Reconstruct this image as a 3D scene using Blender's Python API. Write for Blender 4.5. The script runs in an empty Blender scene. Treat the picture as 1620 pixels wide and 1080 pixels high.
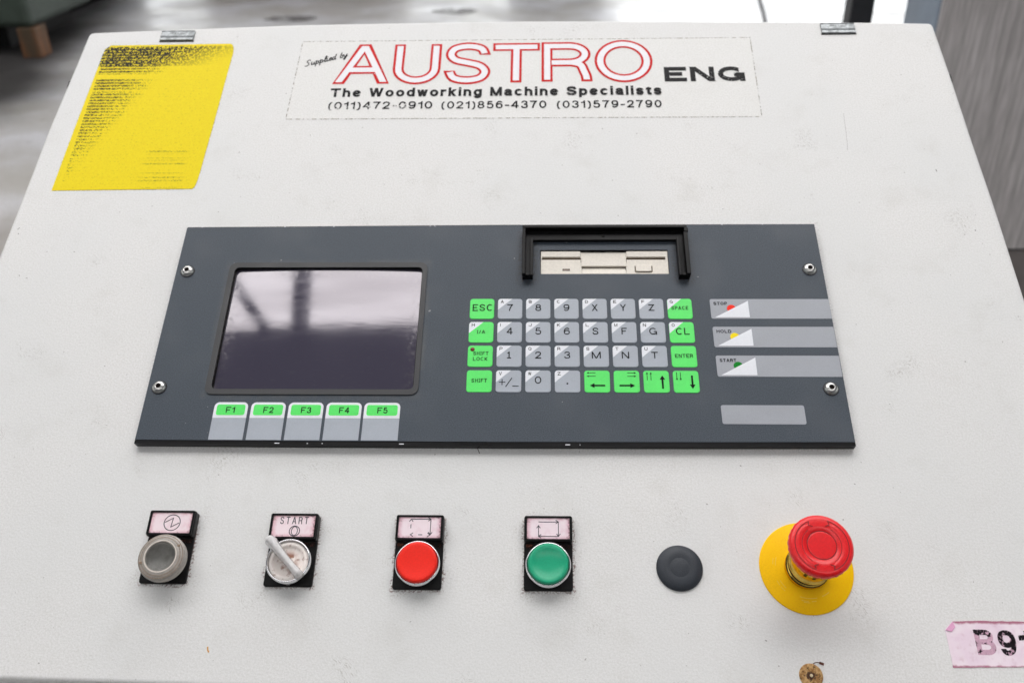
import bpy, bmesh, math, random
from mathutils import Vector, Matrix
random.seed(7)
R = math.radians
S = bpy.context.scene
COL = S.collection

# ------------------------------------------------------------------ frames
# face frame: millimetres on the sloping control face (x right, y up the slope, z out of it)
TILT = R(30)
FACE = Matrix.Translation((-0.24, 0.0, 1.08)) @ Matrix.Rotation(TILT, 4, 'X')
ZF = -6.0                      # painted face of the cabinet; the operator panel's front is z = 0

# ------------------------------------------------------------------ camera
Rwc = Matrix(((0.99947461, 0.01709767, -0.02753503), (-0.00117969, 0.86817113, 0.49626354), (0.03239007, -0.49597032, 0.86773517)))
cam = bpy.data.cameras.new('camera'); camo = bpy.data.objects.new('camera', cam); COL.objects.link(camo)
camo.matrix_world = FACE @ Matrix.Translation((0.2754606, -0.2440958, 0.5615607)) @ Rwc.transposed().to_4x4()
cam.lens = 31.99; cam.sensor_width = 36; cam.sensor_fit = 'HORIZONTAL'
cam.clip_start = 0.01; cam.clip_end = 200
cam.dof.use_dof = True; cam.dof.focus_distance = 0.60; cam.dof.aperture_fstop = 9.0
S.camera = camo

# ------------------------------------------------------------------ world, lamps, exposure
w = bpy.data.worlds.new('World'); S.world = w; w.use_nodes = True
w.node_tree.nodes['Background'].inputs[0].default_value = (0.97, 1.0, 0.985, 1)
w.node_tree.nodes['Background'].inputs[1].default_value = 1.10
S.view_settings.view_transform = 'Standard'; S.view_settings.look = 'None'
S.view_settings.exposure = 0.46; S.view_settings.gamma = 1

def area(name, loc, target, sx, sy, power, col=(1, 1, 1)):
    l = bpy.data.lights.new(name, 'AREA'); l.shape = 'RECTANGLE'; l.size = sx; l.size_y = sy; l.energy = power; l.color = col
    o = bpy.data.objects.new(name, l); COL.objects.link(o); o.location = loc
    o.rotation_euler = (Vector(target) - Vector(loc)).to_track_quat('-Z', 'Y').to_euler(); return o
area('doorway_daylight', (4.9, 13.5, 2.2), (3.2, 4, 0.6), 7.6, 4.4, 330, (0.95, 0.97, 1.0))
area('doorway_daylight_left', (-3.2, 13.6, 2.2), (-2.2, 4, 0.6), 8.2, 4.4, 105, (0.95, 0.97, 1.0))

# ------------------------------------------------------------------ materials
class NT:
    def __init__(s, name):
        s.m = bpy.data.materials.new(name); s.m.use_nodes = True; s.t = s.m.node_tree
        s.b = s.t.nodes['Principled BSDF']; s.out = s.t.nodes['Material Output']
    def n(s, typ, **kw):
        nd = s.t.nodes.new(typ)
        for k, v in kw.items(): setattr(nd, k, v)
        return nd
    def put(s, sock, v):
        if hasattr(v, 'is_output'): s.t.links.new(v, sock)
        else: sock.default_value = v
    def ma(s, op, a, b=0.0, c=0.0, clamp=False):
        nd = s.n('ShaderNodeMath', operation=op, use_clamp=clamp)
        s.put(nd.inputs[0], a); s.put(nd.inputs[1], b); s.put(nd.inputs[2], c); return nd.outputs[0]
    def obj(s):
        if not hasattr(s, '_o'): s._o = s.n('ShaderNodeTexCoord').outputs['Object']
        return s._o
    def xyz(s):
        if not hasattr(s, '_x'):
            q = s.n('ShaderNodeSeparateXYZ'); s.put(q.inputs[0], s.obj()); s._x = q.outputs
        return s._x
    def mapv(s, scale=(1, 1, 1), loc=(0, 0, 0), rot=(0, 0, 0)):
        q = s.n('ShaderNodeMapping'); s.put(q.inputs[0], s.obj()); q.inputs[1].default_value = loc; q.inputs[2].default_value = rot; q.inputs[3].default_value = scale
        return q.outputs[0]
    def noise(s, scale, detail=2, rough=0.5, vec=None, dist=0.0):
        q = s.n('ShaderNodeTexNoise'); s.put(q.inputs['Vector'], vec if vec is not None else s.obj())
        q.inputs['Scale'].default_value = scale; q.inputs['Detail'].default_value = detail; q.inputs['Roughness'].default_value = rough; q.inputs['Distortion'].default_value = dist
        return q.outputs['Fac']
    def ramp(s, v, a, b, lo=0.0, hi=1.0):
        q = s.n('ShaderNodeMapRange', interpolation_type='SMOOTHSTEP'); s.put(q.inputs[0], v)
        for i, x in enumerate((a, b, lo, hi)): s.put(q.inputs[i + 1], x)
        return q.outputs[0]
    def mix(s, f, a, b, mode='MIX'):
        q = s.n('ShaderNodeMix', data_type='RGBA', blend_type=mode)
        s.put(q.inputs[0], f)
        for i, x in ((6, a), (7, b)):
            if isinstance(x, (tuple, list)) and len(x) == 3: x = (*x, 1)
            s.put(q.inputs[i], x)
        return q.outputs[2]
    def bump(s, h, dist, strength=1.0):
        q = s.n('ShaderNodeBump'); q.inputs['Strength'].default_value = strength; q.inputs['Distance'].default_value = dist
        s.put(q.inputs['Height'], h); s.put(s.b.inputs['Normal'], q.outputs[0])
    def boxd(s, x0, x1, y0, y1):
        """distance (m, outside) from a rectangle given in mm of object space"""
        X, Y, _ = s.xyz()
        dx = s.ma('MAXIMUM', s.ma('SUBTRACT', s.ma('ABSOLUTE', s.ma('SUBTRACT', X, (x0 + x1) / 2000)), (x1 - x0) / 2000), 0)
        dy = s.ma('MAXIMUM', s.ma('SUBTRACT', s.ma('ABSOLUTE', s.ma('SUBTRACT', Y, (y0 + y1) / 2000)), (y1 - y0) / 2000), 0)
        return s.ma('SQRT', s.ma('ADD', s.ma('MULTIPLY', dx, dx), s.ma('MULTIPLY', dy, dy)))
    def done(s, col=None, rough=None, metal=None, spec=None):
        if col is not None: s.put(s.b.inputs['Base Color'], (*col, 1) if isinstance(col, tuple) and len(col) == 3 else col)
        if rough is not None: s.put(s.b.inputs['Roughness'], rough)
        if metal is not None: s.put(s.b.inputs['Metallic'], metal)
        if spec is not None: s.b.inputs['Specular IOR Level'].default_value = spec
        return s.m
def srgb(r, g, b):
    f = lambda c: (c / 255 / 12.92) if c <= 10 else ((c / 255 + 0.055) / 1.055) ** 2.4
    return (f(r), f(g), f(b))
def plain(name, col, rough=0.5, metal=0.0, amp=0.08, scale=900, spec=0.5, bump=0.0):
    """a lightly mottled coating: fine grain plus slow unevenness"""
    t = NT(name)
    g = t.noise(scale, 3, 0.65); big = t.noise(scale / 30, 2)
    v = t.ma('ADD', t.ramp(g, 0.3, 0.7, 1 - amp, 1 + amp), t.ramp(big, 0.3, 0.7, -amp * .6, amp * .6))
    vv = t.n('ShaderNodeCombineColor')
    for i in range(3): t.put(vv.inputs[i], v)
    c = t.mix(1.0, col, vv.outputs[0], 'MULTIPLY')
    t.done(c, rough, metal, spec)
    t.put(t.b.inputs['Roughness'], t.ramp(big, 0.3, 0.7, rough * .85, min(1, rough * 1.15)))
    if bump: t.bump(g, bump)
    return t.m

# cabinet paint: off-white powder coat, orange peel, finger smudges, grime round the fittings
PLATES = [(22.2, 52.2, -96.2, -51.5), (101.4, 132.0, -97.2, -53.0), (182.6, 213.2, -98.2, -53.6), (264.6, 295.2, -98.2, -53.6)]
t = NT('cabinet_paint')
peel = t.noise(620, 3, 0.6); grain = t.noise(1500, 2, 0.7)
grn2 = t.noise(820, 4, .75)
base = t.mix(t.ramp(grn2, .36, .64), srgb(219, 219, 216), srgb(234, 234, 233))
base = t.mix(t.ramp(t.noise(7, 2), .35, .65), base, t.mix(.5, base, srgb(222, 224, 223)))
ridges = t.n('ShaderNodeTexWave', wave_type='BANDS', bands_direction='DIAGONAL'); t.put(ridges.inputs[0], t.obj())
ridges.inputs['Scale'].default_value = 330; ridges.inputs['Distortion'].default_value = 26; ridges.inputs['Detail'].default_value = 2; ridges.inputs['Detail Scale'].default_value = 0.35
patch = t.ramp(t.noise(24, 3, 0.55), .59, .72)
smud = t.ma('MULTIPLY', patch, t.ma('MULTIPLY', t.ramp(ridges.outputs['Fac'], .55, .9), t.ramp(t.noise(420, 2), .42, .62)))
base = t.mix(t.ma('MULTIPLY', smud, .46), base, srgb(150, 146, 136))
base = t.mix(t.ma('MULTIPLY', t.ramp(t.noise(30, 4, .6), .5, .78), .13), base, srgb(176, 172, 160))
specks = t.ramp(t.noise(330, 1), .775, .80)
base = t.mix(t.ma('MULTIPLY', specks, .6), base, srgb(110, 104, 96))
gr = None
for b in PLATES:
    d = t.boxd(*b); gr = d if gr is None else t.ma('MINIMUM', gr, d)
near = t.ramp(t.ma('ADD', gr, t.ma('MULTIPLY', t.ma('SUBTRACT', t.noise(120, 2), .5), .006)), 0.0, 0.0022, 1, 0); wide = t.ramp(gr, 0.0, 0.013, 1, 0)
base = t.mix(t.ma('MULTIPLY', t.ma('MULTIPLY', wide, t.ma('MULTIPLY', t.ramp(t.noise(900, 2), .5, .62), t.ramp(t.noise(95, 2), .45, .65))), .34), base, srgb(140, 128, 116))
base = t.mix(t.ma('MULTIPLY', t.ma('MULTIPLY', near, t.ramp(t.noise(700, 3), .46, .60)), .8), base, srgb(108, 66, 54))
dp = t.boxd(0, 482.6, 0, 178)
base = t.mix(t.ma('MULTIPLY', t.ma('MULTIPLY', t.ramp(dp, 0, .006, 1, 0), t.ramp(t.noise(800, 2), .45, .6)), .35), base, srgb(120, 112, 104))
t.done(base, t.ramp(peel, .3, .7, .42, .55), 0, .4)
t.bump(t.ma('ADD', peel, t.ma('MULTIPLY', grain, .5)), 0.00013)
M_PAINT = t.m
M_BODY = plain('cabinet_body_paint', srgb(214, 214, 210), .5, amp=.04)

# operator panel foil
t = NT('panel_foil')
g = t.noise(1400, 3, .7); c = t.mix(t.ramp(g, .3, .7), srgb(45, 54, 63), srgb(70, 80, 91))
c = t.mix(t.ma('MULTIPLY', t.ramp(t.noise(18, 3), .45, .75), .25), c, srgb(92, 96, 102))
dg = t.ma('MINIMUM', t.boxd(261, 269, 129, 172), t.boxd(376, 384, 129, 172))
c = t.mix(t.ma('MULTIPLY', t.ma('MULTIPLY', t.ramp(dg, 0, .006, 1, 0), t.ramp(t.noise(500, 3), .4, .65)), .6), c, srgb(52, 44, 40))
c = t.mix(t.ma('MULTIPLY', t.ramp(t.noise(260, 1), .79, .81), .8), c, srgb(150, 152, 155))
dsc = t.boxd(41, 190, 34, 144.5)
c = t.mix(t.ma('MULTIPLY', t.ma('MULTIPLY', t.ramp(dsc, 0, .005, 1, 0), t.ramp(t.noise(60, 3), .35, .8)), .3), c, srgb(122, 118, 108))
t.done(c, .50, 0, .4); t.bump(g, 0.00006); M_FOIL = t.m
M_BLACK = plain('black_plastic', srgb(14, 14, 15), .4, amp=.25, scale=500, bump=.00008, spec=.18)
M_EDGE = plain('panel_edge_black', srgb(12, 12, 14), .3, amp=.2, scale=300, spec=.25)
M_BEZEL = plain('screen_bezel_plastic', srgb(52, 53, 55), .5, amp=.12, scale=1200, bump=.00005)
M_GREEN = plain('key_green', srgb(84, 236, 102), .42, amp=.05, scale=1500)
M_GREY = plain('key_grey', srgb(168, 175, 184), .42, amp=.05, scale=1500)
M_STRIP = plain('strip_grey', srgb(160, 164, 171), .42, amp=.05, scale=1500)
M_WHITE = plain('print_white', srgb(232, 235, 240), .42, amp=.03, scale=1500)
M_INK = plain('ink_black', srgb(10, 11, 12), .55, amp=.2, scale=900, spec=.12)
M_LRED = plain('print_red', srgb(250, 48, 24), .4, amp=.04, spec=.15)
M_LYEL = plain('print_yellow', srgb(252, 226, 16), .4, amp=.04, spec=.15)
M_LGRN = plain('print_green', srgb(0, 132, 36), .4, amp=.04, spec=.15)
M_DRED = plain('led_dark_red', srgb(120, 20, 28), .3, amp=.05)
M_BEIGE = plain('floppy_beige', srgb(232, 226, 214), .5, amp=.05, scale=700)
M_BEIGED = plain('floppy_shadow_groove', srgb(96, 80, 62), .7, amp=.2, scale=700)
M_STEEL = plain('screw_steel', (.55, .55, .53), .28, 1.0, amp=.3, scale=450, bump=.0001)
M_CHROME = plain('chrome', (.78, .79, .81), .06, 1.0, amp=.03, scale=200)
M_RUST = plain('rusty_brown', srgb(88, 48, 36), .8, amp=.4, scale=400)
M_REDCAP = plain('red_button_plastic', srgb(250, 42, 26), .4, amp=.05, scale=900, bump=.00004, spec=.3)
M_GRNCAP = plain('green_button_plastic', srgb(8, 166, 122), .36, amp=.06, scale=900, bump=.00004)
M_ESTOP = plain('emergency_red_plastic', srgb(232, 28, 34), .3, amp=.06, scale=700, bump=.00005)
M_ESTOPD = plain('emergency_red_groove', srgb(120, 14, 18), .6, amp=.1)
M_DISC = plain('yellow_disc', srgb(255, 200, 0), .5, amp=.05, scale=900, bump=.00003, spec=.15)
M_DISCL = plain('yellow_embossing', srgb(250, 205, 60), .35, amp=.03)
M_PLUG = plain('blanking_plug_plastic', srgb(40, 46, 54), .55, amp=.08, scale=1200, bump=.00008)
M_EDGEDIRT = plain('sticker_edge_dirt', srgb(160, 152, 138), .8, amp=.3, scale=500)

def worn(name, col, thr=.36, soft=.05, scale=420, rough=.5, spots=(), metal=0):
    """print that has flaked away in places: transparent where the noise is low (and more so inside spots)"""
    t = NT(name); n = t.noise(scale, 3, .7); lo = thr
    for (x0, x1, y0, y1, amt, fall) in spots:
        d = t.ramp(t.boxd(x0, x1, y0, y1), 0, fall / 1000, amt, 0); lo = t.ma('ADD', lo, d)
    a = t.ramp(t.ma('SUBTRACT', n, lo), -soft, soft)
    t.done(col, rough, metal, .15); t.put(t.b.inputs['Alpha'], a); return t.m
# print materials carry the wear zones of the sheet they are on (sheet object space)
M_PRED = worn('sticker_red_print', srgb(206, 4, 4), .32)
M_PBLK = worn('sticker_black_print', srgb(14, 14, 16), .325, spots=[(-165, -122, -46, -32, .10, 4), (-110, -98, -46, -32, .12, 5), (150, 180, -10, 6, .05, 6)])
M_PWHT = plain('sticker_white_print', srgb(236, 234, 238), .45, amp=.03, scale=900)
t = NT('clear_sticker_film')
g = t.noise(900, 3, .6); c = t.mix(t.ramp(g, .3, .7), srgb(219, 219, 215), srgb(234, 234, 232)); c = t.mix(t.ma('MULTIPLY', t.ramp(t.noise(22, 3), .5, .75), .12), c, srgb(205, 203, 196))
t.done(c, .45, 0, .4); t.bump(t.noise(620, 3, .6), .00018); M_FILM = t.m
t = NT('sticker_dashed_dirt'); t.done(srgb(166, 158, 142), .8); t.put(t.b.inputs['Alpha'], t.ramp(t.noise(300, 3, .7), .42, .60, 0, .8)); M_DASH = t.m

# yellow sheet: worn black print that survives at the top and along the left edge
t = NT('yellow_sheet')
X, Y, _ = t.xyz()
g = t.noise(900, 3, .6)
c = t.mix(t.ramp(g, .3, .7), srgb(238, 212, 2), srgb(245, 224, 14))
sp = t.noise(600, 2, .6, vec=t.mapv((1, .85, 1)))
spf = t.noise(1050, 2, .6, vec=t.mapv((.8, 1.3, 1), (.3, .1, 0)))
head = t.ma('MULTIPLY', t.ramp(Y, .0555, .0570), t.ma('MULTIPLY', t.ramp(Y, .0795, .0815, 1, 0), t.ramp(t.ma('ADD', X, t.ma('MULTIPLY', Y, -1.6)), -.115, -.040, 1, 0)))
head2 = t.ma('MULTIPLY', t.ramp(Y, .062, .076), t.ma('MULTIPLY', t.ramp(Y, .0795, .0815, 1, 0), t.ramp(X, .012, .040, 1, 0)))
head = t.ma('MAXIMUM', head, head2)
rows = t.ma('FRACT', t.ma('MULTIPLY', Y, 1 / .0034)); rowm = t.ma('MULTIPLY', t.ramp(rows, .12, .3), t.ramp(rows, .75, .92, 1, 0))
brk = t.ramp(t.noise(1, 1, vec=t.mapv((.01, 75, 1), (0, 2.3, 0))), .36, .40)
wleft = t.ramp(t.ma('ADD', X, t.ma('MULTIPLY', Y, -.45)), -.062, -.008, 1, 0)
wl = t.ma('MULTIPLY', t.ma('MULTIPLY', wleft, t.ramp(X, -.0560, -.0550)), t.ma('MULTIPLY', rowm, brk))
lowr = t.ma('MULTIPLY', t.ma('MULTIPLY', t.ramp(X, .002, .014), t.ramp(X, .038, .046, 1, 0)), t.ma('MULTIPLY', t.ma('MULTIPLY', t.ramp(Y, -.035, -.045), t.ramp(t.noise(1, 1, vec=t.mapv((.01, 260, 1), (0, 7.7, 0))), .5, .58)), rowm))
mk = t.ma('MULTIPLY', head, t.ramp(sp, .54, .515))
mk = t.ma('MAXIMUM', mk, t.ma('MULTIPLY', t.ramp(t.ma('ADD', spf, t.ma('MULTIPLY', wl, .17)), .60, .625), t.ramp(wl, .05, .3)))
mk = t.ma('MAXIMUM', mk, t.ma('MULTIPLY', t.ma('MULTIPLY', lowr, t.ramp(spf, .50, .54)), .75))
allrow = t.ma('MULTIPLY', rowm, t.ma('MULTIPLY', t.ramp(t.noise(650, 2),   .58, .68), .18))
inn = t.ma('MULTIPLY', t.ramp(t.ma('ABSOLUTE', X), .052, .049), t.ramp(Y, .054, .052))
mk = t.ma('MAXIMUM', mk, t.ma('MULTIPLY', allrow, inn))
c = t.mix(mk, c, srgb(30, 26, 8))
t.done(c, .5, 0, .15); M_YSHEET = t.m

# pink faded paper
def paper(name, centre, edge, dirty):
    t = NT(name); X, Y, _ = t.xyz()
    v = t.noise(160, 3, .6); e = t.ramp(t.noise(70, 2), .35, .65)
    c = t.mix(e, centre, edge); c = t.mix(t.ma('MULTIPLY', t.ramp(v, .5, .75), .35), c, dirty)
    return t, c
def insert_mat(name, centre, edge):
    t, c = paper(name, centre, centre, edge)
    d = t.boxd(-9.5, 9.5, -3.5, 3.5)
    c = t.mix(t.ramp(t.ma('ADD', d, t.ma('MULTIPLY', t.ma('SUBTRACT', t.noise(260, 3), .5), .004)), .0006, .0042), c, edge)
    n2 = t.ma('ADD', d, t.ma('MULTIPLY', t.ma('SUBTRACT', t.noise(420, 3, .7), .5), .008))
    c = t.mix(t.ma('MULTIPLY', t.ramp(n2, .0032, .0052), .75), c, srgb(96, 58, 56))
    return t.done(c, .4)
M_INS1 = insert_mat('pink_insert', srgb(244, 226, 231), srgb(226, 184, 194))
M_INS2 = insert_mat('pink_insert_pale', srgb(242, 226, 232), srgb(220, 180, 192))
t, c = paper('pink_tag_paper', srgb(244, 230, 238), srgb(238, 218, 231), srgb(224, 196, 214))
dd = t.boxd(-46, 46, -11.4, 11.4)
c = t.mix(t.ramp(t.ma('ADD', dd, t.ma('MULTIPLY', t.ma('SUBTRACT', t.noise(300, 3), .5), .002)), 0, .0016), c, srgb(176, 108, 132)); t.done(c, .6); M_TAG = t.m
M_TAGINK = worn('tag_worn_ink', srgb(30, 24, 30), .44, scale=330, spots=[(-50, -17, -8, 3, .18, 3), (-50, -17, 3, 8, .02, 3)])
M_TAGGHOST = plain('tag_ghost_ink', srgb(205, 165, 185), .6, amp=.1)

# glass of the monitor
t = NT('monitor_glass')
sm = t.noise(55, 4, .6, vec=t.mapv((.35, 1.6, 1))); fine = t.noise(900, 2, .6)
edge = t.ma('MAXIMUM', t.ramp(t.ma('ABSOLUTE', t.xyz()[0]), .058, .0725), t.ramp(t.xyz()[1], .038, .053))
scr = t.noise(340, 2, .6, vec=t.mapv((.5, 1.5, 1), rot=(0, 0, .5)))
dirt = t.ma('ADD', t.ma('MULTIPLY', edge, t.ramp(t.noise(220, 4, .6), .40, .9, 0, .7)), t.ma('MULTIPLY', t.ramp(scr, .60, .68), .07), clamp=True)
c = t.mix(t.ma('MULTIPLY', dirt, .5), srgb(64, 61, 76), srgb(118, 114, 110))
t.done(c, t.ma('ADD', t.ramp(sm, .3, .7, .045, .08), t.ma('MULTIPLY', dirt, .3))); t.b.inputs['IOR'].default_value = 2.15
t.b.inputs['Specular Tint'].default_value = (1, .95, .99, 1)
t.bump(t.ma('ADD', t.ma('MULTIPLY', sm, 1.0), t.ma('MULTIPLY', fine, .03)), .000018); M_GLASS = t.m

def clearp(name, col, rough=.15, trans=.9, ior=1.46):
    t = NT(name); g = t.noise(500, 3)
    t.done(t.mix(t.ramp(g, .35, .7), col, tuple(x * .86 for x in col)), rough); t.b.inputs['Transmission Weight'].default_value = trans; t.b.inputs['IOR'].default_value = ior
    return t.m
M_BOOT = clearp('clouded_silicone', (.72, .67, .61), .26, .5, 1.35)
M_BOOTD = plain('silicone_grime', srgb(140, 118, 98), .6, amp=.3)
M_CLEAR = clearp('clear_plastic_handle', (1.0, .99, .99), .10, .32)
M_WINDOW = clearp('clear_window', (.93, .93, .92), .22, .97, 1.2)
M_LENS = plain('grey_lens', srgb(136, 136, 132), .35, amp=.15, scale=160)
t = NT('selector_dial'); rr_ = t.ramp(t.noise(210, 4, .65), .38, .62)
rad = t.ma('SQRT', t.ma('ADD', t.ma('MULTIPLY', t.xyz()[0], t.xyz()[0]), t.ma('MULTIPLY', t.xyz()[1], t.xyz()[1])))
c = t.mix(t.ma('MULTIPLY', t.ramp(rad, .0085, .003), rr_), srgb(238, 230, 224), srgb(150, 100, 76))
c = t.mix(t.ma('MULTIPLY', t.ramp(t.noise(380, 3), .55, .7), .5), c, srgb(130, 84, 66)); t.done(c, .45); M_DIAL = t.m

# ------------------------------------------------------------------ mesh helpers (all in millimetres)
def new(): return bmesh.new()
def prism(bm, pts, z0, z1, mi=0, side=None):
    side = mi if side is None else side
    a = [bm.verts.new((x, y, z0)) for x, y in pts]; b = [bm.verts.new((x, y, z1)) for x, y in pts]
    f = bm.faces.new(b); f.material_index = mi
    f = bm.faces.new(a[::-1]); f.material_index = mi
    n = len(pts)
    for i in range(n):
        f = bm.faces.new((a[i], a[(i + 1) % n], b[(i + 1) % n], b[i])); f.material_index = side
def sheet(bm, pts, z, mi=0):
    f = bm.faces.new([bm.verts.new((x, y, z)) for x, y in pts]); f.material_index = mi
def inset(pts, d):
    n = len(pts); out = []
    for i in range(n):
        p0, p1, p2 = (Vector(pts[i - 1]), Vector(pts[i]), Vector(pts[(i + 1) % n]))
        e1 = (p1 - p0).normalized(); e2 = (p2 - p1).normalized(); n1 = Vector((-e1.y, e1.x)); n2 = Vector((-e2.y, e2.x))
        m = (n1 + n2); m = m / max(m.length_squared / 2, .2) if m.length > 1e-6 else n1
        q = p1 + m * d; out.append((q.x, q.y))
    return out
def soft(bm, pts, z0, z1, r=.6, mi=0, side=None, seg=3):
    """prism with a rounded upper edge"""
    side = mi if side is None else side
    rings = [[bm.verts.new((x, y, z0)) for x, y in pts]]
    for k in range(seg + 1):
        a = math.pi / 2 * k / seg
        q = inset(pts, r * (1 - math.cos(a))); rings.append([bm.verts.new((x, y, z1 - r + r * math.sin(a))) for x, y in q])
    n = len(pts)
    for A, B in zip(rings, rings[1:]):
        for i in range(n):
            f = bm.faces.new((A[i], A[(i + 1) % n], B[(i + 1) % n], B[i])); f.material_index = side; f.smooth = True
    f = bm.faces.new(rings[-1]); f.material_index = mi
    f = bm.faces.new(rings[0][::-1]); f.material_index = side
def rr(x0, y0, x1, y1, r=1.5, n=4, corners='all'):
    """rounded rectangle, anticlockwise from lower left"""
    out = []
    for k, (cx, cy, a0) in enumerate(((x0 + r, y0 + r, 180), (x1 - r, y0 + r, 270), (x1 - r, y1 - r, 0), (x0 + r, y1 - r, 90))):
        if corners != 'all' and k not in corners:
            out.append(((x0, y0), (x1, y0), (x1, y1), (x0, y1))[k]); continue
        for i in range(n + 1):
            a = R(a0 + 90 * i / n); out.append((cx + r * math.cos(a), cy + r * math.sin(a)))
    return out
def circ(cx, cy, r, n=48, a0=0, a1=360):
    m = n if abs(a1 - a0) >= 360 else n + 1
    return [(cx + r * math.cos(R(a0 + (a1 - a0) * i / n)), cy + r * math.sin(R(a0 + (a1 - a0) * i / n))) for i in range(m)]
def clip(pts, a, b, c):
    """keep a*x + b*y + c >= 0"""
    out = []
    for i in range(len(pts)):
        p, q = pts[i - 1], pts[i]; dp = a * p[0] + b * p[1] + c; dq = a * q[0] + b * q[1] + c
        if (dp >= 0) != (dq >= 0):
            s = dp / (dp - dq); out.append((p[0] + s * (q[0] - p[0]), p[1] + s * (q[1] - p[1])))
        if dq >= 0: out.append(q)
    return out
def lathe(bm, prof, cx=0, cy=0, n=56, mi=0, mis=None, tilt=None):
    rings = []
    for r, z in prof:
        if r < 1e-6: rings.append([bm.verts.new((cx, cy, z))])
        else: rings.append([bm.verts.new((cx + r * math.cos(2 * math.pi * i / n), cy + r * math.sin(2 * math.pi * i / n), z)) for i in range(n)])
    for k, (A, B) in enumerate(zip(rings, rings[1:])):
        m = mis[k] if mis else mi
        for i in range(n):
            j = (i + 1) % n
            if len(A) == 1 and len(B) == 1: continue
            if len(B) == 1: vs = (A[i], A[j], B[0])
            elif len(A) == 1: vs = (A[0], B[j], B[i])
            else: vs = (A[i], A[j], B[j], B[i])
            f = bm.faces.new(vs); f.material_index = m; f.smooth = True
def ribbon(bm, pts, w, z, mi=0, closed=False, h=0.0):
    """flat stroke along a polyline"""
    n = len(pts); L = []; Rr = []
    for i in range(n):
        p = Vector(pts[i]); a = Vector(pts[(i - 1) % n if closed else max(i - 1, 0)]); b = Vector(pts[(i + 1) % n if closed else min(i + 1, n - 1)])
        d1 = (p - a); d2 = (b - p)
        d1 = d1.normalized() if d1.length > 1e-9 else d2.normalized(); d2 = d2.normalized() if d2.length > 1e-9 else d1
        t_ = (d1 + d2); t_ = t_.normalized() if t_.length > 1e-6 else d1
        k = 1 / max(.5, t_.dot(d1)); nn = Vector((-t_.y, t_.x)) * w / 2 * k
        L.append(bm.verts.new((p.x + nn.x, p.y + nn.y, z))); Rr.append(bm.verts.new((p.x - nn.x, p.y - nn.y, z)))
    for i in range(n if closed else n - 1):
        j = (i + 1) % n; f = bm.faces.new((Rr[i], Rr[j], L[j], L[i])); f.material_index = mi
def smooth_path(pts, k=5):
    out = []; P = [Vector(p) for p in pts]; n = len(P)
    for i in range(n - 1):
        p0, p1, p2, p3 = P[max(i - 1, 0)], P[i], P[i + 1], P[min(i + 2, n - 1)]
        for j in range(k):
            u = j / k; q = .5 * ((2 * p1) + (-p0 + p2) * u + (2 * p0 - 5 * p1 + 4 * p2 - p3) * u * u + (-p0 + 3 * p1 - 3 * p2 + p3) * u ** 3); out.append((q.x, q.y))
    out.append((P[-1].x, P[-1].y)); return out
def arrow(bm, x, y, dx, dy, L, sw, hw, hl, z, mi=0):
    """solid arrow centred on x,y pointing along dx,dy"""
    d = Vector((dx, dy)).normalized(); n = Vector((-d.y, d.x)); c = Vector((x, y)); a = c - d * L / 2; b = c + d * (L / 2 - hl); e = c + d * L / 2
    sheet(bm, [tuple(a - n * sw / 2), tuple(b - n * sw / 2), tuple(b + n * sw / 2), tuple(a + n * sw / 2)], z, mi)
    sheet(bm, [tuple(b - n * hw / 2), tuple(e), tuple(b + n * hw / 2)], z, mi)
def holed(bm, outer, holes, z0, z1, mi=0, side=None):
    """plate with holes"""
    side = mi if side is None else side; E = []
    loops = []
    for loop in [outer] + holes:
        vs = [bm.verts.new((x, y, z1)) for x, y in loop]; loops.append(vs)
        for i in range(len(vs)): E.append(bm.edges.new((vs[i], vs[(i + 1) % len(vs)])))
    r = bmesh.ops.triangle_fill(bm, edges=E, use_beauty=True, normal=(0, 0, 1))
    for g_ in r['geom']:
        if isinstance(g_, bmesh.types.BMFace): g_.material_index = mi
    for k, vs in enumerate(loops):
        lo = [bm.verts.new((v.co.x, v.co.y, z0)) for v in vs]; n = len(vs)
        for i in range(n):
            j = (i + 1) % n
            f = bm.faces.new((lo[i], lo[j], vs[j], vs[i])); f.material_index = side

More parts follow.
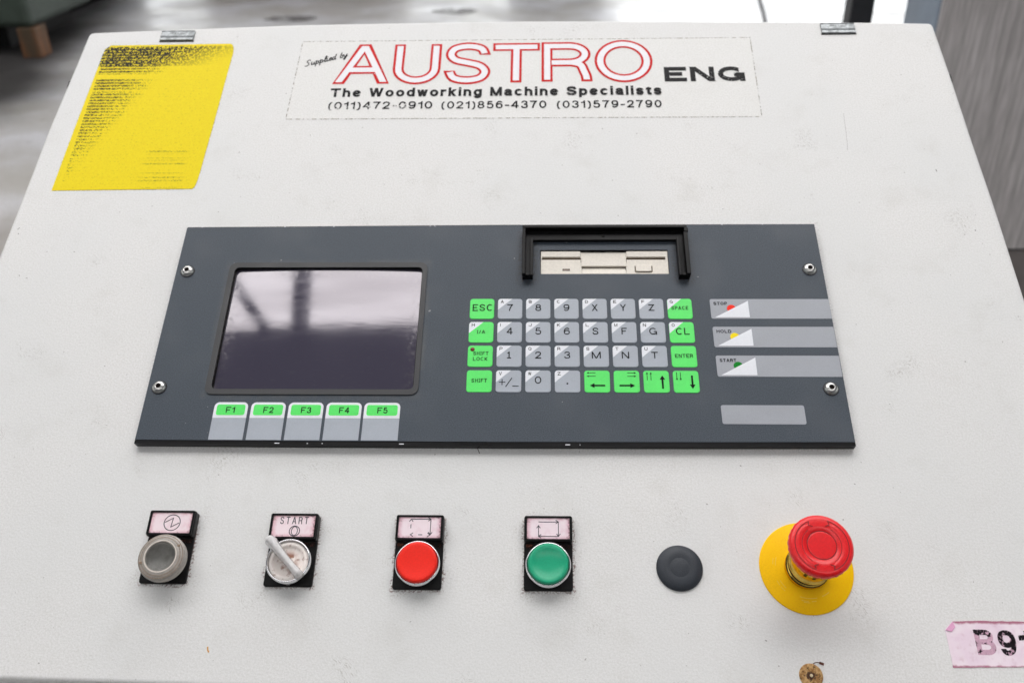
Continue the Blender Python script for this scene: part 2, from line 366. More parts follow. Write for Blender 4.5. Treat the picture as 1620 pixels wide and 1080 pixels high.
# ------------------------------------------------------------------ a stroke alphabet (grotesque skeletons, unit boxes)
_S = [(.97, .74), (.86, .93), (.5, 1), (.14, .93), (.03, .75), (.17, .59), (.5, .51), (.83, .42), (.98, .25), (.86, .07), (.5, 0), (.13, .07), (0, .28)]
_6 = [(.93, .80), (.8, .96), (.5, 1), (.15, .85), (0, .45), (.1, .1), (.5, 0), (.88, .08), (1, .3), (.88, .54), (.5, .62), (.12, .5), (.02, .33)]
def _a(cx, cy, rx, ry, a0, a1, n=14): return [(cx + rx * math.cos(R(a0 + (a1 - a0) * i / n)), cy + ry * math.sin(R(a0 + (a1 - a0) * i / n))) for i in range(n + 1)]
def _sm(p): return smooth_path(p, 4)
_E = _a(.5, .5, .5, .5, 0, 360, 32); _e = _a(.5, .35, .5, .35, 0, 360, 28)
GL = {
 'A': (.95, [[(0, 0), (.5, 1)], [(.5, 1), (1, 0)], [(.18, .31), (.82, .31)]]),
 'B': (.80, [[(0, 0), (0, 1)], [(0, 1), (.55, 1)] + _a(.57, .76, .36, .24, 90, -90) + [(.05, .52)], [(.1, .52)] + _a(.6, .26, .4, .26, 90, -90) + [(0, 0)]]),
 'C': (.88, [_a(.52, .5, .52, .5, 48, 312, 20)]),
 'D': (.85, [[(0, 0), (0, 1), (.45, 1)] + _a(.45, .5, .55, .5, 90, -90) + [(0, 0)]]),
 'E': (.74, [[(1, 1), (0, 1), (0, 0), (1, 0)], [(.02, .52), (.9, .52)]]),
 'F': (.70, [[(1, 1), (0, 1), (0, 0)], [(.02, .5), (.88, .5)]]),
 'G': (.92, [_a(.5, .5, .5, .5, 42, 322, 22), [(.62, .44), (1, .44)], [(1, .46), (1, 0)]]),
 'H': (.80, [[(0, 0), (0, 1)], [(1, 0), (1, 1)], [(.02, .52), (.98, .52)]]),
 'I': (.02, [[(.5, 0), (.5, 1)]]),
 'i_': (.26, [[(.5, 0), (.5, 1)], [(0, 0), (1, 0)], [(0, 1), (1, 1)]]),
 'J': (.55, [[(1, 1), (1, .32)] + _a(.5, .32, .5, .32, 0, -175)]),
 'K': (.80, [[(0, 0), (0, 1)], [(1, 1), (.02, .34)], [(.3, .55), (1, 0)]]),
 'L': (.68, [[(0, 1), (0, 0), (1, 0)]]),
 'M': (.98, [[(0, 0), (0, 1)], [(0, 1), (.5, 0)], [(.5, 0), (1, 1)], [(1, 1), (1, 0)]]),
 'N': (.82, [[(0, 0), (0, 1)], [(0, 1), (1, 0)], [(1, 0), (1, 1)]]),
 'O': (.95, [_E]), 'Q': (.95, [_E, [(.6, .26), (1, 0)]]),
 'P': (.76, [[(0, 0), (0, 1)], [(0, 1), (.55, 1)] + _a(.56, .73, .44, .27, 90, -90) + [(.05, .46)]]),
 'R': (.82, [[(0, 0), (0, 1)], [(0, 1), (.55, 1)] + _a(.57, .735, .40, .265, 90, -90) + [(.05, .47)], [(.5, .47)] + _sm([(.6, .47), (.84, .40), (.93, .2), (1.0, 0)])]),
 'S': (.80, [_sm(_S)]), 'T': (.82, [[(0, 1), (1, 1)], [(.5, .98), (.5, 0)]]),
 'U': (.80, [[(0, 1), (0, .36)] + _a(.5, .36, .5, .36, 180, 360) + [(1, 1)]]),
 'V': (.88, [[(0, 1), (.5, 0)], [(.5, 0), (1, 1)]]),
 'W': (1.25, [[(0, 1), (.25, 0)], [(.25, 0), (.5, 1)], [(.5, 1), (.75, 0)], [(.75, 0), (1, 1)]]),
 'X': (.86, [[(0, 0), (1, 1)], [(0, 1), (1, 0)]]), 'Y': (.88, [[(0, 1), (.5, .45)], [(1, 1), (.5, .45)], [(.5, .48), (.5, 0)]]),
 'Z': (.80, [[(0, 1), (1, 1)], [(1, 1), (0, 0)], [(0, 0), (1, 0)]]),
 '0': (.64, [_E]), '1': (.30, [[(1, 0), (1, 1)], [(1, .95), (.6, .80), (0, .76)]]), '1_': (.5, [[(.5, 0), (.5, 1)], [(.5, .98), (0, .76)], [(0, 0), (1, 0)]]),
 '2': (.62, [_sm([(.02, .68), (.1, .90), (.5, 1), (.88, .91), (.97, .72), (.82, .48), (.4, .25), (.03, 0)]), [(0, 0), (1, 0)]]),
 '3': (.62, [_sm([(.04, .77), (.18, .95), (.5, 1), (.85, .93), (.93, .76), (.8, .59), (.42, .53)]), _sm([(.42, .53), (.85, .46), (1, .27), (.87, .06), (.5, 0), (.13, .06), (0, .27)])]),
 '4': (.68, [[(.76, 0), (.76, 1)], [(.76, 1), (0, .27)], [(0, .27), (1, .27)]]),
 '5': (.62, [[(.9, 1), (.17, 1), (.08, .5)], _sm([(.08, .5), (.28, .61), (.58, .64), (.9, .53), (1, .32), (.87, .07), (.5, 0), (.15, .06), (0, .24)])]),
 '6': (.62, [_sm(_6)]), '9': (.62, [_sm([(1 - x, 1 - y) for x, y in _6])]), '7': (.62, [[(0, 1), (1, 1)], _sm([(.98, 1), (.62, .6), (.35, 0)])]),
 '8': (.62, [_a(.5, .765, .42, .235, 0, 360, 24), _a(.5, .265, .5, .265, 0, 360, 24)]),
 'a': (.58, [_sm([(.06, .50), (.18, .65), (.5, .7), (.82, .64), (.93, .47), (.93, .2), (1.0, 0)]), _sm([(.93, .41), (.5, .38), (.1, .30), (0, .17), (.16, .02), (.42, 0), (.8, .10), (.93, .26)])]),
 'c': (.56, [_a(.5, .35, .5, .35, 42, 318, 18)]), 'd': (.60, [[(1, 0), (1, 1)], _e]), 'e': (.60, [_a(.5, .35, .5, .35, 2, 318, 20), [(.02, .36), (.98, .36)]]),
 'g': (.60, [_e, [(1, .7), (1, -.05)] + _a(.5, -.07, .5, .23, 0, -165)]), 'h': (.56, [[(0, 0), (0, 1)], _a(.5, .38, .5, .32, 180, 0) + [(1, 0)]]),
 'i': (.01, [[(.5, 0), (.5, .7)], [(.5, .93), (.5, 1)]]), 'k': (.56, [[(0, 0), (0, 1)], [(1, .7), (.03, .25)], [(.32, .44), (1, 0)]]), 'l': (.01, [[(.5, 0), (.5, 1)]]),
 'n': (.56, [[(0, 0), (0, .7)], _a(.5, .38, .5, .32, 180, 0) + [(1, 0)]]), 'o': (.62, [_e]), 'p': (.60, [[(0, .7), (0, -.3)], _e]),
 'r': (.32, [[(0, 0), (0, .7)], _sm([(0, .38), (.25, .62), (1, .70)])]), 's': (.54, [_sm([(x, y * .7) for x, y in _S])]),
 't': (.30, [[(.45, .93), (.45, .16)] + _sm([(.45, .16), (.58, .02), (1, 0)]), [(0, .7), (1, .7)]]),
 'w': (.86, [[(0, .7), (.25, 0)], [(.25, 0), (.5, .7)], [(.5, .7), (.75, 0)], [(.75, 0), (1, .7)]]),
 '(': (.22, [_sm([(1, 1.05), (.2, .75), (0, .4), (.2, .02), (1, -.25)])]), ')': (.22, [_sm([(0, 1.05), (.8, .75), (1, .4), (.8, .02), (0, -.25)])]),
 '-': (.30, [[(0, .38), (1, .38)]]), '/': (.40, [[(0, 0), (1, 1)]]), ' ': (.12, []), '.': (.02, [[(.5, 0), (.5, .06)]]),
}
_EXT = (0, 1, .7, -.3)
def pen(bm, pts, w, z, mi, v=None, shrink=0.0):
    """one stroke; ends are cut level (steep strokes) or plumb (flat strokes) as type is"""
    n = len(pts); P = [Vector(p) for p in pts]; closed = (P[0] - P[-1]).length < 1e-6 and n > 4
    if closed: P = P[:-1]; n -= 1
    L = []; Q = []
    for i in range(n):
        a = P[(i - 1) % n] if closed or i else P[i]; b = P[(i + 1) % n] if closed or i < n - 1 else P[i]; p = P[i].copy()
        d1 = p - a; d2 = b - p
        if d1.length < 1e-9: d1 = d2
        if d2.length < 1e-9: d2 = d1
        d1 = d1.normalized(); d2 = d2.normalized(); end = not closed and i in (0, n - 1)
        if end:
            d = d1
            if abs(d.y) > .55: nn = Vector((-math.copysign(1, d.y), 0)) * (w / 2 / abs(d.y))
            else: nn = Vector((0, math.copysign(1, d.x))) * (w / 2 / max(abs(d.x), .3))
            if v is not None and v[i] is not None: p += d * (v[i] / (abs(d.y) if abs(d.y) > .55 else 1)) * (1 if i else -1)
        else:
            t_ = d1 + d2; t_ = t_.normalized() if t_.length > 1e-6 else d1
            nn = Vector((-t_.y, t_.x)) * (w / 2 / max(.45, t_.dot(d1)))
        L.append(bm.verts.new((p.x + nn.x, p.y + nn.y, z))); Q.append(bm.verts.new((p.x - nn.x, p.y - nn.y, z)))
    for i in range(n if closed else n - 1):
        j = (i + 1) % n; f = bm.faces.new((Q[i], Q[j], L[j], L[i])); f.material_index = mi
        f.normal_update()
        if f.normal.z < 0: f.normal_flip()
def write(bm, s, x0, x1, y0, cap, z, mi=0, w=None, gap=.20, inline=0.0, toks=None):
    """s drawn from x0 to x1, baseline y0, capital height cap; inline > 0 draws the same strokes thinner by that much"""
    w = w if w is not None else cap * .12
    toks = toks or list(s); k = 0
    ww = w
    # natural widths are centre-line widths; each glyph adds one stroke width
    nat = sum(GL[c][0] for c in toks); fixed = len(toks) * ww + (len(toks) - 1) * gap * cap
    sc_ = (x1 - x0 - fixed) / nat if nat > .05 else 0
    if sc_ < .45 * cap and nat > .05:        # squeeze the gaps when tight
        sc_ = .45 * cap; gap = max(.02, (x1 - x0 - len(toks) * ww - sc_ * nat) / max(1, len(toks) - 1) / cap)
        fixed = len(toks) * ww + (len(toks) - 1) * gap * cap; sc_ = (x1 - x0 - fixed) / nat
    x = x0; pw = w - 2 * inline
    for c in toks:
        gw, strokes = GL[c]; W2 = gw * sc_
        for st in strokes:
            pts = [(x + ww / 2 + u * W2, y0 + ww / 2 + v_ * (cap - ww)) for u, v_ in st]
            ex = [None] * len(pts)
            for i in (0, len(pts) - 1):
                q = pts[1] if i == 0 else pts[-2]; dx, dy = abs(pts[i][0] - q[0]), abs(pts[i][1] - q[1])
                steep = dy > .66 * dx; u, v_ = st[i]
                if steep and any(abs(v_ - e_) < 1e-6 for e_ in _EXT): pts[i] = (pts[i][0], pts[i][1] + math.copysign(ww / 2 - inline, pts[i][1] - q[1]))
                elif not steep and (abs(u) < 1e-6 or abs(u - 1) < 1e-6): pts[i] = (pts[i][0] + math.copysign(ww / 2 - inline, pts[i][0] - q[0]), pts[i][1])
                elif inline and (u < .1 and len(st) > 8 or u > .9 and len(st) > 8): ex[i] = -inline
                elif inline and len(st) <= 3 and c in 'ART' : ex[i] = 0
                elif inline: ex[i] = 0
            pen(bm, pts, pw, z + .006 * k, mi, ex); k += 1
        x += W2 + ww + gap * cap

# ------------------------------------------------------------------ object helpers
WM = {}
def finish(o, world, parent):
    if parent is not None:
        o.parent = parent; o.matrix_parent_inverse = Matrix(); o.matrix_basis = WM[parent.name].inverted() @ world
    else: o.matrix_basis = world
    WM[o.name] = world
def tag(o, label=None, cat=None, group=None, kind=None):
    for k, v in (('label', label), ('category', cat), ('group', group), ('kind', kind)):
        if v: o[k] = v
    return o
def mesh(name, bm, mats, parent=None, org=(0, 0, 0), frame=FACE, label=None, recalc=False, unit=.001, kind=None):
    """bm holds face-frame coordinates; org becomes the object's origin"""
    if recalc: bmesh.ops.recalc_face_normals(bm, faces=bm.faces[:])
    for v in bm.verts: v.co = (v.co - Vector(org)) * unit
    me = bpy.data.meshes.new(name); bm.to_mesh(me); bm.free()
    for m in (mats if isinstance(mats, (list, tuple)) else [mats]): me.materials.append(m)
    o = bpy.data.objects.new(name, me); COL.objects.link(o)
    finish(o, frame @ Matrix.Translation(Vector(org) * unit), parent)
    if label: o['label'] = label
    if kind: o['kind'] = kind
    return o
def move_copy(src, parent, d, label=None):
    c = src.copy(); COL.objects.link(c); world = Matrix.Translation(FACE.to_3x3() @ (Vector(d) * .001)) @ WM[src.name]
    finish(c, world, parent)
    if label: c['label'] = label
    elif 'label' in c: del c['label']
    return c
def empty(name, world, parent=None):
    o = bpy.data.objects.new(name, None); COL.objects.link(o); o.empty_display_size = .05; finish(o, world, parent); return o
I4 = Matrix()
def wbox(bm, x0, x1, y0, y1, z0, z1, mi=0, bev=0.0):
    vs = [bm.verts.new(p) for p in ((x0, y0, z0), (x1, y0, z0), (x1, y1, z0), (x0, y1, z0), (x0, y0, z1), (x1, y0, z1), (x1, y1, z1), (x0, y1, z1))]
    fs = [bm.faces.new([vs[i] for i in q]) for q in ((3, 2, 1, 0), (4, 5, 6, 7), (0, 1, 5, 4), (1, 2, 6, 5), (2, 3, 7, 6), (3, 0, 4, 7))]
    for f in fs: f.material_index = mi
    if bev:
        es = list({e for f in fs for e in f.edges}); bmesh.ops.bevel(bm, geom=es, offset=bev, segments=2, affect='EDGES', profile=.5)

# ================================================================== THE SETTING
t = NT('workshop_floor_concrete')
c = t.mix(t.ramp(t.noise(1.6, 5, .62), .35, .68), srgb(182, 179, 173), srgb(214, 214, 217))
c = t.mix(t.ma('MULTIPLY', t.ramp(t.noise(.55, 3, .5, vec=t.mapv((1, .55, 1), (4.1, 2.7, 0))), .52, .66), .6), c, srgb(128, 120, 112))
c = t.mix(t.ma('MULTIPLY', t.ramp(t.noise(9, 4, .7), .58, .72), .35), c, srgb(120, 112, 104))
c = t.mix(t.ramp(t.noise(60, 2), .3, .7, 0, .25), c, srgb(150, 148, 146))
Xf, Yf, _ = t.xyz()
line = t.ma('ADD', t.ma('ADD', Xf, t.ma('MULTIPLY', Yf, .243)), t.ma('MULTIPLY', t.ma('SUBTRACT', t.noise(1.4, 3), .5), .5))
machine_shade = t.ma('MULTIPLY', t.ramp(line, -2.05, -1.5, 1, 0), t.ma('MULTIPLY', t.ramp(Yf, 3.9, 5.0), t.ramp(Xf, -12, -9)))  # shade round the machine, painted into the concrete colour
c = t.mix(t.ma('MULTIPLY', machine_shade, .96), c, srgb(40, 37, 36))
t.done(c, t.ma('ADD', t.ramp(t.noise(2.2, 3), .3, .7, .34, .5), t.ma('MULTIPLY', machine_shade, .3)), 0, .5); M_FLOOR = t.m
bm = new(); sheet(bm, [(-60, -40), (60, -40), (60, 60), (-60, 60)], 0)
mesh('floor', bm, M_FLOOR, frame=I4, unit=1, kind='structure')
M_JOINT = plain('floor_joint_filler', srgb(70, 68, 70), .8, amp=.2, scale=20)
bm = new(); ribbon(bm, [(2.2, 9.2), (1.97, 8.2), (1.80, 7.1), (1.66, 6.3), (1.5, 5.2)], .035, .004)
mesh('floor_joint', bm, M_JOINT, frame=I4, unit=1, kind='structure')
M_STAIN = worn('oil_stain', srgb(104, 100, 98), .50, .22, 7)
bm = new()
for (x, y, rx, ry) in ((-2.0, 7.2, .22, .16), (-.68, 7.45, .20, .14), (-4.2, 7.4, .3, .3), (.3, 6.3, .10, .08)):
    sheet(bm, [(x + rx * math.cos(a / 10 * math.pi) * random.uniform(.75, 1.1), y + ry * math.sin(a / 10 * math.pi) * random.uniform(.75, 1.1)) for a in range(20)], .004)
mesh('floor_stains', bm, M_STAIN, frame=I4, unit=1, kind='structure')

# shed shell: wall beyond with its wide doorway, roof overhead with daylight sheeting beyond the ridge line
M_WALL = plain('shed_wall_sheeting', srgb(120, 122, 128), .6, amp=.1, scale=2)
M_WALLD = plain('shed_wall_grey', srgb(126, 126, 130), .7, amp=.1, scale=2)
M_ROOF = plain('shed_roof_underside', srgb(138, 139, 148), .8, amp=.1, scale=3)
M_BEAM = plain('painted_steel', srgb(44, 48, 62), .6, amp=.1, scale=8)
bm = new()
wbox(bm, -14, -7.4, 14.0, 14.2, 0, 6); wbox(bm, .9, 1.1, 14.0, 14.2, 0, 4.6); wbox(bm, -7.4, 9.2, 14.0, 14.2, 4.6, 6); wbox(bm, 9.2, 14, 14.0, 14.2, 0, 6)
mesh('far_wall', bm, M_WALL, frame=I4, unit=1, kind='structure')
bm = new(); wbox(bm, -14.2, 14.2, -9.2, -9.0, 0, 6); mesh('rear_wall', bm, M_WALLD, frame=I4, unit=1, kind='structure')
bm = new(); wbox(bm, -14.2, -14.0, -9.0, 14.2, 0, 2.4); wbox(bm, 14.0, 14.2, -9.0, 14.2, 0, 2.4); mesh('side_walls', bm, M_WALLD, frame=I4, unit=1, kind='structure')
YB = 0.045 * 4.0
bm = new(); wbox(bm, -14, 14, -9, -3.6, 5.6, 5.75); wbox(bm, -14, 14, -2.7, .14, 5.6, 5.75); wbox(bm, -14, -4.2, -3.6, -2.7, 5.6, 5.75); wbox(bm, 3.2, 14, -3.6, -2.7, 5.6, 5.75); wbox(bm, -14, 14, 2.3, 3.2, 5.6, 5.75); wbox(bm, -14, 14, 4.8, 14.2, 5.6, 5.75); wbox(bm, -14, -4.2, 3.2, 4.8, 5.6, 5.75); wbox(bm, 3.2, 14, 3.2, 4.8, 5.6, 5.75)
wbox(bm, -14, -4.2, 0.14, 2.3, 5.6, 5.75); wbox(bm, 3.2, 14, 0.14, 2.3, 5.6, 5.75)
mesh('roof', bm, M_ROOF, frame=I4, unit=1, kind='structure')
t = NT('roof_daylight_and_fill'); st = t.noise(1, 3, .6, vec=t.mapv((.6, 7, 1)))
t.done(srgb(220, 214, 220), .6); t.put(t.b.inputs['Emission Color'], t.mix(t.ramp(st,   .40, .60), (1, .985, .98), (.70, .68, .67))); t.b.inputs['Emission Strength'].default_value = 3.7; M_SKYL_FILL = t.m
bm = new(); wbox(bm, -4.2, 3.2, 0.14, 2.3, 5.62, 5.66)
mesh('skylight_and_fill', bm, M_SKYL_FILL, frame=I4, unit=1, kind='structure')
bm = new(); wbox(bm, -4.2, 3.2, -3.6, -2.7, 5.62, 5.66)
mesh('skylight_and_fill', bm, M_SKYL_FILL, frame=I4, unit=1, kind='structure')  # added glowing strip behind the camera, fills the lower face
bm = new(); wbox(bm, -4.2, 3.2, 3.2, 4.8, 5.62, 5.66)
mesh('skylight_and_fill', bm, M_SKYL_FILL, frame=I4, unit=1, kind='structure')  # added unseen strip, gives the face more light from above
bm = new(); wbox(bm, -1.38, -1.30, .1, 2.4, 5.30, 5.55)
tag(mesh('roof_beam', bm, M_BEAM, frame=I4, unit=1), 'dark steel roof beam running overhead, mirrored in the monitor glass', 'beam')
bm = new(); wbox(bm, -.03, .03, -.42, .8, -.05, .05)
br = mesh('roof_brace', bm, M_BEAM, frame=Matrix.Translation((-1.85, .49, 5.4)) @ Matrix.Rotation(R(34), 4, 'Z'), unit=1)
tag(br, 'slanting dark steel roof brace mirrored at the upper left of the monitor glass', 'brace')

# black post behind the cabinet's upper right corner
px = .905; py = 2.15
bm = new(); wbox(bm, px - .031, px + .031, py - .031, py + .031, 0.012, 2.6, bev=.004)
post = mesh('steel_post', bm, plain('black_post_paint', srgb(30, 31, 35), .45, amp=.15, scale=30), org=(px, py, 0), frame=I4, unit=1)
tag(post, 'black steel post standing on the bright floor behind the cabinet', 'post')
bm = new(); wbox(bm, px - .08, px + .08, py - .08, py + .08, 0, .012)
mesh('base_plate', bm, M_BEAM, post, org=(px, py, 0), frame=I4, unit=1)

# grey locker to the right
t = NT('locker_laminate')
gsc = t.noise(1, 4, .65, vec=t.mapv((85, 85, 3.0))); g2 = t.noise(1, 3, .6, vec=t.mapv((300, 300, 14)))
c = t.mix(t.ramp(gsc, .3, .7), srgb(166, 163, 162), srgb(206, 202, 202)); c = t.mix(t.ramp(g2, .3, .7, 0, .5), c, srgb(130, 124, 124))
t.done(c, .55); M_LOCK = t.m
M_LOCKF = plain('locker_frame_paint', srgb(134, 146, 160), .4, amp=.06, scale=20)
LX = 1.019; LY = 1.90
root = empty('storage_locker', Matrix.Translation((LX + .5, LY + .1, 0))); tag(root, 'tall grey locker with streaked front standing to the right of the cabinet', 'locker')
bm = new(); wbox(bm, LX + .006, LX + 1.2, LY - .012, LY + .004, .36, 2.1); mesh('door', bm, M_LOCK, root, org=(LX + .5, LY, 1), frame=I4, unit=1)
bm = new(); wbox(bm, LX, LX + 1.21, LY + .006, LY + .22, .06, 2.12, bev=.005); mesh('carcass', bm, M_LOCKF, root, org=(LX, LY, 1), frame=I4, unit=1)
bm = new(); wbox(bm, LX + .006, LX + 1.2, LY - .008, LY + .004, .06, .352); mesh('lower_drawer', bm, plain('drawer_grey', srgb(112, 106, 104), .5, amp=.08, scale=20), root, org=(LX + .5, LY, .3), frame=I4, unit=1)
bm = new(); wbox(bm, LX + .02, LX + 1.19, LY + .03, LY + .20, 0, .058); mesh('plinth', bm, M_BEAM, root, org=(LX + .5, LY + .1, 0), frame=I4, unit=1)

# dark green machine with a wooden block under its foot, far upper left
M_MG = plain('machine_green_paint', srgb(58, 68, 60), .5, amp=.15, scale=6)
M_MD = plain('machine_dark_iron', srgb(22, 22, 22), .6, amp=.2, scale=6)
root = empty('workshop_machine', Matrix.Translation((-4.6, 6.8, 0))); tag(root, 'dark green machine on the workshop floor beyond the upper left corner', 'machine')
bm = new(); wbox(bm, -6.4, -3.47, 5.9, 6.9, .205, .60, bev=.04); mesh('bed', bm, M_MG, root, org=(-4.6, 6.5, .5), frame=I4, unit=1)
bm = new(); wbox(bm, -6.4, -4.0, 7.3, 9.2, .02, 2.4, bev=.05); mesh('column', bm, M_MD, root, org=(-4.6, 7.5, .8), frame=I4, unit=1)
bm = new(); wbox(bm, -6.3, -3.85, 6.25, 7.25, .002, .21); mesh('plinth', bm, M_MD, root, org=(-4.6, 7, .2), frame=I4, unit=1)
bm = new(); wbox(bm, -3.9, -3.42, 6.95, 7.6, .25, 1.3, bev=.06); mesh('housing', bm, M_MD, root, org=(-3.6, 7.3, .7), frame=I4, unit=1)
t = NT('oiled_wood'); c = t.mix(t.ramp(t.noise(9, 4, .6, vec=t.mapv((1, 1, .2))), .35, .65), srgb(132, 84, 48), srgb(78, 64, 48)); t.done(c, .7); M_WOOD = t.m
bm = new(); wbox(bm, -3.585, -3.455, 5.9, 6.06, 0, .203, bev=.008)
tag(mesh('wooden_block', bm, M_WOOD, org=(-3.67, 6.0, 0), frame=I4, unit=1), 'brown wooden block standing on the floor under the dark green machine', 'block')

# a dark cabinet and a brown crate farther off: in the photograph they show as dark reflections in the floor
bm = new(); wbox(bm, -.30, .72, 9.3, 10.1, .08, 1.9, bev=.02); fc = mesh('far_cabinet', bm, plain('far_cabinet_paint', srgb(52, 52, 56), .5), org=(.2, 9.7, 0), frame=I4, unit=1)
tag(fc, 'dark cabinet far off whose reflection darkens the floor right of the middle', 'cabinet')
bm = new(); wbox(bm, -.22, .64, 9.35, 10.05, 0, .078); mesh('plinth', bm, M_MD, fc, org=(.2, 9.7, 0), frame=I4, unit=1)
bm = new(); wbox(bm, -3.5, -1.5, 9.4, 10.4, 0.0, 1.0, bev=.01); tag(mesh('crate', bm, M_WOOD, org=(-2.5, 9.9, 0), frame=I4, unit=1), 'brown wooden crate far off that tints the floor brownish at the top', 'crate')

# ================================================================== THE CONTROL CABINET
CAB = empty('control_cabinet', Matrix.Translation((0, .1, 0)))
tag(CAB, 'off-white steel control cabinet with keypad, monitor, push buttons and emergency stop', 'control cabinet')
OUT = [(-146, -154), (-50, -154.6), (27, -156), (85, -157), (258, -158.6), (480, -158.4), (627, -156),
       (626.9, 0), (626.6, 60), (626.2, 118.5), (625.8, 158), (625.2, 207), (623.6, 264.6), (622.2, 343), (620.4, 400.5), (619.6, 403.2), (617.2, 404.9),
       (586.8, 406.4), (476, 409.2), (408, 410.6), (330, 412.3), (261.6, 413.0), (177, 412.7), (60, 411.2), (-68, 406.3), (-131.6, 403.4), (-134.6, 402.3), (-135.8, 399.6),
       (-138.6, 343), (-141.2, 294), (-142.6, 236), (-143.4, 205), (-144.7, 156), (-145.6, 0)]
bm = new()
soft(bm, OUT, ZF - 34, ZF, 3.2, seg=5)
mesh('front_panel', bm, M_PAINT, CAB, org=(0, 0, ZF), recalc=True)
# body below the lid: vertical sides down to the floor (world metres)
bm = new()
def fw(x, y, z): return FACE @ Vector((x / 1000, y / 1000, z / 1000))
f0 = fw(0, -140, ZF - 30); f1 = fw(0, 392, ZF - 30); xl, xr = -.24 - .135, -.24 + .612
prof = [(f0.y, .06), (f1.y, .06), (f1.y, f1.z), (f0.y, f0.z)]
A = [bm.verts.new((xl, y, z)) for y, z in prof]; B = [bm.verts.new((xr, y, z)) for y, z in prof]
bm.faces.new(A); bm.faces.new(B[::-1])
for i in range(4): bm.faces.new((A[i], B[i], B[(i + 1) % 4], A[(i + 1) % 4]))
mesh('body', bm, M_BODY, CAB, frame=I4, unit=1, recalc=True)
bm = new(); wbox(bm, xl + .02, xr - .02, f0.y + .03, f1.y - .03, 0, .058); mesh('plinth', bm, M_MD, CAB, frame=I4, unit=1)
# hinge pins on both sides
for x in (-139.8, 623.0):
    bm = new(); s_ = -1 if x < 0 else 1
    prism(bm, rr(x - 2.6, 338, x + 2.6, 349, 2.2), ZF - 14, ZF - 6)
    mesh('hinge_pin', bm, M_BLACK, CAB, org=(x, 343, ZF - 10))
# metal clips
M_CLIP = plain('clip_galvanised', (.22, .235, .24), .35, 1.0, amp=.35, scale=380, bump=.0003)
def clip_(x0, x1, yt, lab):
    bm = new(); ys = [yt - 12, yt - 11.4, yt - 9.2, yt - 8.2, yt - 7.2, yt - 5.5, yt - 1.2, yt - .3, yt]
    zs = [ZF + .1, ZF + 1.5, ZF + 1.7, ZF + 1.1, ZF + 1.7, ZF + 1.3, ZF + 1.4, ZF + 1.9, ZF + .1]
    L = [bm.verts.new((x0, y, z)) for y, z in zip(ys, zs)]; Q = [bm.verts.new((x1, y, z)) for y, z in zip(ys, zs)]
    for i in range(len(ys) - 1): bm.faces.new((L[i], Q[i], Q[i + 1], L[i + 1]))
    bm.faces.new(L); bm.faces.new(Q[::-1])
    for i in range(6):
        cx = x0 + 9 + i * 2.3
        ribbon(bm, circ(cx, yt - 3.4, .9, 6, 30 * i, 200 + 40 * i), .35, ZF + 1.75, 1)
    # dark gap under the lower lip
    prism(bm, [(x0 - .5, yt - 12.9), (x1 + .5, yt - 12.9), (x1 + .5, yt - 11.9), (x0 - .5, yt - 11.9)], ZF + .02, ZF + .5, 1)
    mesh('metal_clip', bm, [M_CLIP, M_EDGE], CAB, org=((x0 + x1) / 2, yt - 6, ZF), label=lab, recalc=True)
clip_(-67.7, -37.4, 402.2, 'galvanised metal clip above the yellow sheet')
clip_(521.3, 550.8, 403.4, 'galvanised metal clip at the right end of the top edge')

# ---- yellow sheet
bm = new()
ys_ = [(-120.4, 219.9), (-5.7, 221.1), (-4.2, 222.8), (-3.0, 229.6), (-2.3, 243), (-2.0, 257.0), (-.9, 288.2), (-.2, 315.6), (.4, 340), (1.5, 374.9), (0.9, 380.5), (-0.6, 384.6), (-2.8, 386.2), (-111, 385.3), (-115.2, 380.5), (-115.9, 372), (-116.9, 340), (-118.6, 290), (-119.8, 245)]
ys_ = [(x, y) for x, y in ys_]
cxs, cys = -58.5, 303
prism(bm, ys_, ZF + .02, ZF + .3, 0)
d_ = []
for i in range(len(ys_)):
    p, q = Vector(ys_[i]), Vector(ys_[(i + 1) % len(ys_)])
    for k in range(max(1, int((q - p).length / 2.5))):
        v = p.lerp(q, k / max(1, int((q - p).length / 2.5))); d_.append((v.x + random.uniform(-.12, .12), v.y + random.uniform(-.12, .12)))
ribbon(bm, d_, .7, ZF + .12, 1, closed=True)
mesh('yellow_notice_sheet', bm, [M_YSHEET, M_DASH], CAB, org=(cxs, cys, ZF), label='yellow notice sheet with worn black print')

# ---- supplier sticker
bm = new(); sx0, sx1, sy0, sy1 = 60.5, 457.8, 294.9, 388.0
org = ((sx0 + sx1) / 2, (sy0 + sy1) / 2, ZF)
so = [(59.8, 295.4), (457.7, 294.7), (458.3, 387.9), (62.2, 388.0)]
prism(bm, so, ZF + .02, ZF + .12, 0)
for i in range(4):
    p, q = Vector(so[i]), Vector(so[(i + 1) % 4]); k = 60
    ribbon(bm, [tuple(p.lerp(q, j / k) + Vector((random.uniform(-.08, .08), random.uniform(-.08, .08)))) for j in range(k + 1)], .75, ZF + .2, 1)
st_ = mesh('supplier_sticker', bm, [M_FILM, M_DASH], CAB, org=org, label='clear sticker with red outlined name and phone numbers')
bm = new(); z = ZF + .26
for ch, a, b, y0, y1 in (('A', 94.8, 143.4, 335.5, 383.7), ('U', 145.6, 187.4, 334.4, 383.2), ('S', 190.2, 231.6, 334.0, 385.0), ('T', 232.6, 273.8, 335.8, 383.6), ('R', 275.2, 319.0, 336.4, 384.2), ('O', 321.2, 371.4, 334.9, 386.2)):
    write(bm, ch, a, b, y0, y1 - y0, z, 0, w=9.6); write(bm, ch, a, b, y0, y1 - y0, z + .08, 1, w=9.8, inline=2.2)
write(bm, 'ENG', 380.4, 448.8, 335.4, 17.2, z, 2, w=4.4, gap=.18)
